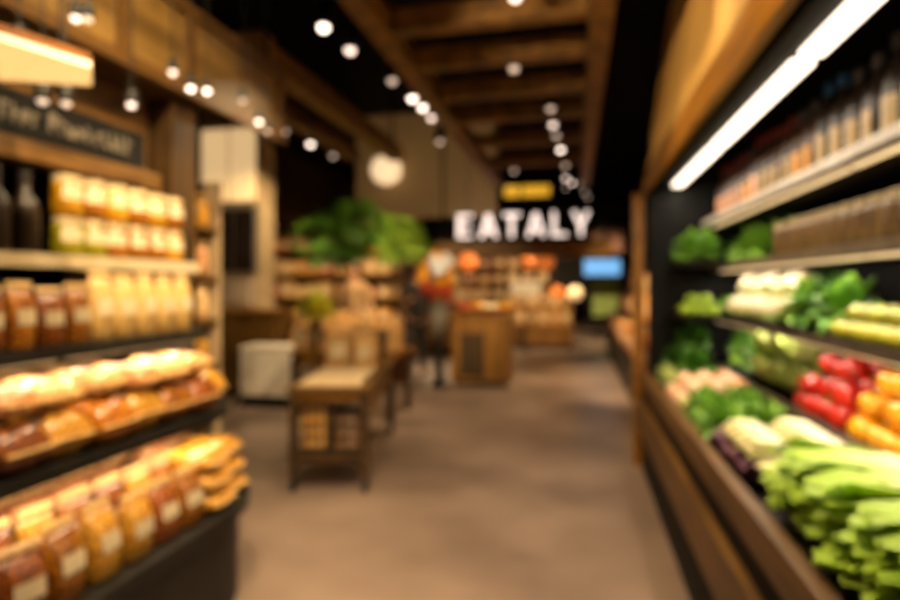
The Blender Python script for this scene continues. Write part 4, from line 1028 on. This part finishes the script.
B = [(-2.87, 5.98, 0), (-2.86, 6.58, 2), (-2.89, 5.42, 2)]
for i, (x, y, l) in enumerate(B): spotlamp((x-.12, y, 3.05), l, 'ceiling spot lamp near the pale pillar, %s' % ('brightest of three', 'farthest of three', 'nearest of three')[i], 'ceiling spot lamps by the pillar', (260, 420, 200)[i], aim=((-4.4, 6.7, 1.9), (-3.7, 8.9, 1.3), (-3.5, 6.0, .6))[i], ang=70)
Cc = [(-.33, 3.19, 1), (-.45, 4.24, 2), (-.22, 5.27, 2), (-.22, 5.80, 1), (-.20, 6.23, 2), (-.17, 6.88, 0), (-.13, 7.8, 2), (-.14, 8.7, 1), (-.85, 8.0, 2), (-.05, 9.1, 1)]
for i, (x, y, l) in enumerate(Cc): spotlamp((x, y, 3.05), l, 'small ceiling spot lamp in the aisle row, %s from the camera end' % ORD[i], 'ceiling spot lamps over the aisle', (35, 35, 0, 150, 0, 900, 0, 400, 0, 260)[i], aim=(None, None, None, None, None, (1.0, 8.0, 1.0), None, (-1.3, 8.1, 1.0), None, (.95, 9.4, .9))[i])
far = [(-.05, 11.6, 3.5, 1), (.2, 12.0, 3.35, 2), (.1, 13.2, 3.75, 2), (.3, 13.6, 3.5, 2), (-.2, 12.8, 3.6, 2), (-3.2, 12.5, 3.6, 2), (-1.6, 14.0, 3.9, 2)]
for i, (x, y, z, l) in enumerate(far): spotlamp((x, y, z), l, 'faint far ceiling lamp beyond the white letters, %s by distance' % ORD[i], 'far ceiling lamps', (700, 0, 0, 700, 0, 900, 900)[i], aim=((-.8, 13.2, .8), None, None, (.9, 15.3, 1.2), None, (-3.2, 11.4, 1.0), (-2.5, 18, 1.2))[i])
Lh = [(1.68, 2.37, 1), (1.73, 2.39, 2), (2.18, 2.36, 1), (2.30, 2.33, 0), (2.42, 2.36, 0), (1.94, 2.14, 1), (2.88, 2.34, 0), (1.47, 2.19, 2), (2.97, 2.31, 2), (1.55, 2.03, 2), (1.64, 2.05, 2), (2.72, 2.41, 2)]
for i, (y, z, l) in enumerate(Lh):
    o = empty('shelf_spot', (-1.76, y, z), 'tiny spot lamp hung before the wooden header, %s' % ['third from near end', 'fourth from near end', 'sixth from near end', 'seventh from near end', 'eighth from near end', 'low one below the header middle', 'brightest near its far end', 'nearest of all', 'very last at the far end', 'low one under the linear lamp', 'second low one under the linear lamp', 'ninth from near end'][i], 'lamp', 'tiny spots before the wooden header')
    MB().lathe([(.02, .0), (.022, .006), (.022, .05), (.01, .06)], 14).build('housing', M['metal_black'], o, True)
    MB().ball((0, 0, -.002), .0165, (1, 1, .9), 2).build('bulb', M['bulb'][l], o, True)
    MB().tube((0, 0, .06), (0, 0, CZ-z), .003, 6).build('wire', M['metal_black'], o)
    if l < 2:
        ld = bpy.data.lights.new('spot_beam', 'SPOT'); ld.energy = 9; ld.color = (1, .76, .43); ld.spot_size = R(110); ld.spot_blend = .8; ld.shadow_soft_size = .03
        lo = bpy.data.objects.new('spot_beam', ld); COL.objects.link(lo); lo.location = (-1.70, y, z-.04)
# unseen ceiling spots, added over the near aisle to light shelves, case and floor
near = [(-.35, 1.0, 3.3, (-1.7, 1.6, .7), 85), (-.35, 1.9, 3.3, (-1.7, 2.0, .7), 85), (-.4, 2.55, 3.3, (-1.7, 2.3, .5), 80), (-.3, .2, 3.3, (-1.7, 1.3, .8), 70), (-.3, 2.6, 3.3, (-.05, 3.0, 0), 110),
        (-.9, .9, 3.3, (-1.62, 3.5, .4), 380), (-1.0, 2.0, 2.9, (.62, 2.9, 2.8), 75), (-1.0, 2.4, 2.9, (.62, 3.9, 2.8), 90), (-.1, 1.5, 3.3, (.75, 1.35, .8), 200), (-.1, 2.6, 3.3, (.95, 2.8, 1.0), 110), (-.9, 1.7, 3.3, (-1.93, 2.3, 2.6), 100), (.0, 2.7, 3.4, (.9, 4.1, 1.1), 150)]
for i, (x, y, z, aim, wt) in enumerate(near):
    spotlamp((x, y, z), 2, 'added ceiling spot lamp above the near aisle, %s of those out of frame' % ORD[i], 'added near ceiling spot lamps', wt, aim=aim, ang=80)
# light thrown by the case's tubes and the linear lamp
for k in range(1, 4):
    a = .85+1.22*(k-1)+.61
    ld = bpy.data.lights.new('tube_light', 'AREA'); ld.shape = 'RECTANGLE'; ld.size = .05; ld.size_y = 1.18; ld.energy = 7; ld.color = (1, .88, .70)
    lo = bpy.data.objects.new('tube_light', ld); COL.objects.link(lo); lo.location = (.752, a, 2.14); lo.rotation_euler = (0, R(-14), 0)

def under_light(par, x, y0, y1, z, watt, ry, n, col, mt):
    for k in range(n):
        a = y0+(y1-y0)*k/n; b_ = y0+(y1-y0)*(k+1)/n
        W(MB().box(x-.012, x+.012, a+.02, b_-.02, z-.012, z-.001).build('under_light', mt, par))
        ld = bpy.data.lights.new('strip_light', 'AREA'); ld.shape = 'RECTANGLE'; ld.size = .03; ld.size_y = b_-a-.05; ld.energy = watt; ld.color = col
        lo = bpy.data.objects.new('strip_light', ld); COL.objects.link(lo); lo.location = (x, (a+b_)/2, z-.016); lo.rotation_euler = (0, R(ry), 0)
M['strip'] = mat('shelf_strip', '#ffffff', emit='#ffd49a', strength=1.2)
wcol = (1, .80, .54)
under_light(g, -1.64, .9, 2.3, T2-.03, 2.6, 12, 2, wcol, M['strip'])  # unseen strips added under the second tray to brighten the lowest packs
under_light(g, -1.78, .9, 2.36, T3-.04, 1.8, 0, 2, wcol, M['strip'])  # same addition under the third shelf, for the second tray's packs
for k, (wt, x) in enumerate(((2.6, 1.02), (3.6, 1.05), (.9, 1.0))):
    under_light(pc, x, 1.3, 4.45, SZ[k]-.036, wt, -8, 3, (1, .88, .70), M['strip'])
w = bpy.data.worlds.new('world'); S.world = w; w.use_nodes = True
w.node_tree.nodes['Background'].inputs[0].default_value = (1, .72, .45, 1); w.node_tree.nodes['Background'].inputs[1].default_value = .05

# ------------------------------------------------------------------ camera
cd = bpy.data.cameras.new('camera'); co = bpy.data.objects.new('camera', cd); COL.objects.link(co); S.camera = co
cd.sensor_width = 36; cd.lens = 22.4; cd.shift_y = -14/900; cd.clip_start = .05
co.location = (0, 0, 1.4); co.rotation_euler = (PI/2, 0, math.atan(125/560))
cd.dof.use_dof = True; cd.dof.focus_distance = .3; cd.dof.aperture_fstop = 3.2; cd.dof.aperture_blades = 0
vs = S.view_settings; vs.view_transform = 'Standard'; vs.look = 'None'; vs.gamma = 1; vs.use_curve_mapping = False; vs.exposure = -.12
S.cycles.use_denoising = True
S.cycles.use_adaptive_sampling = False
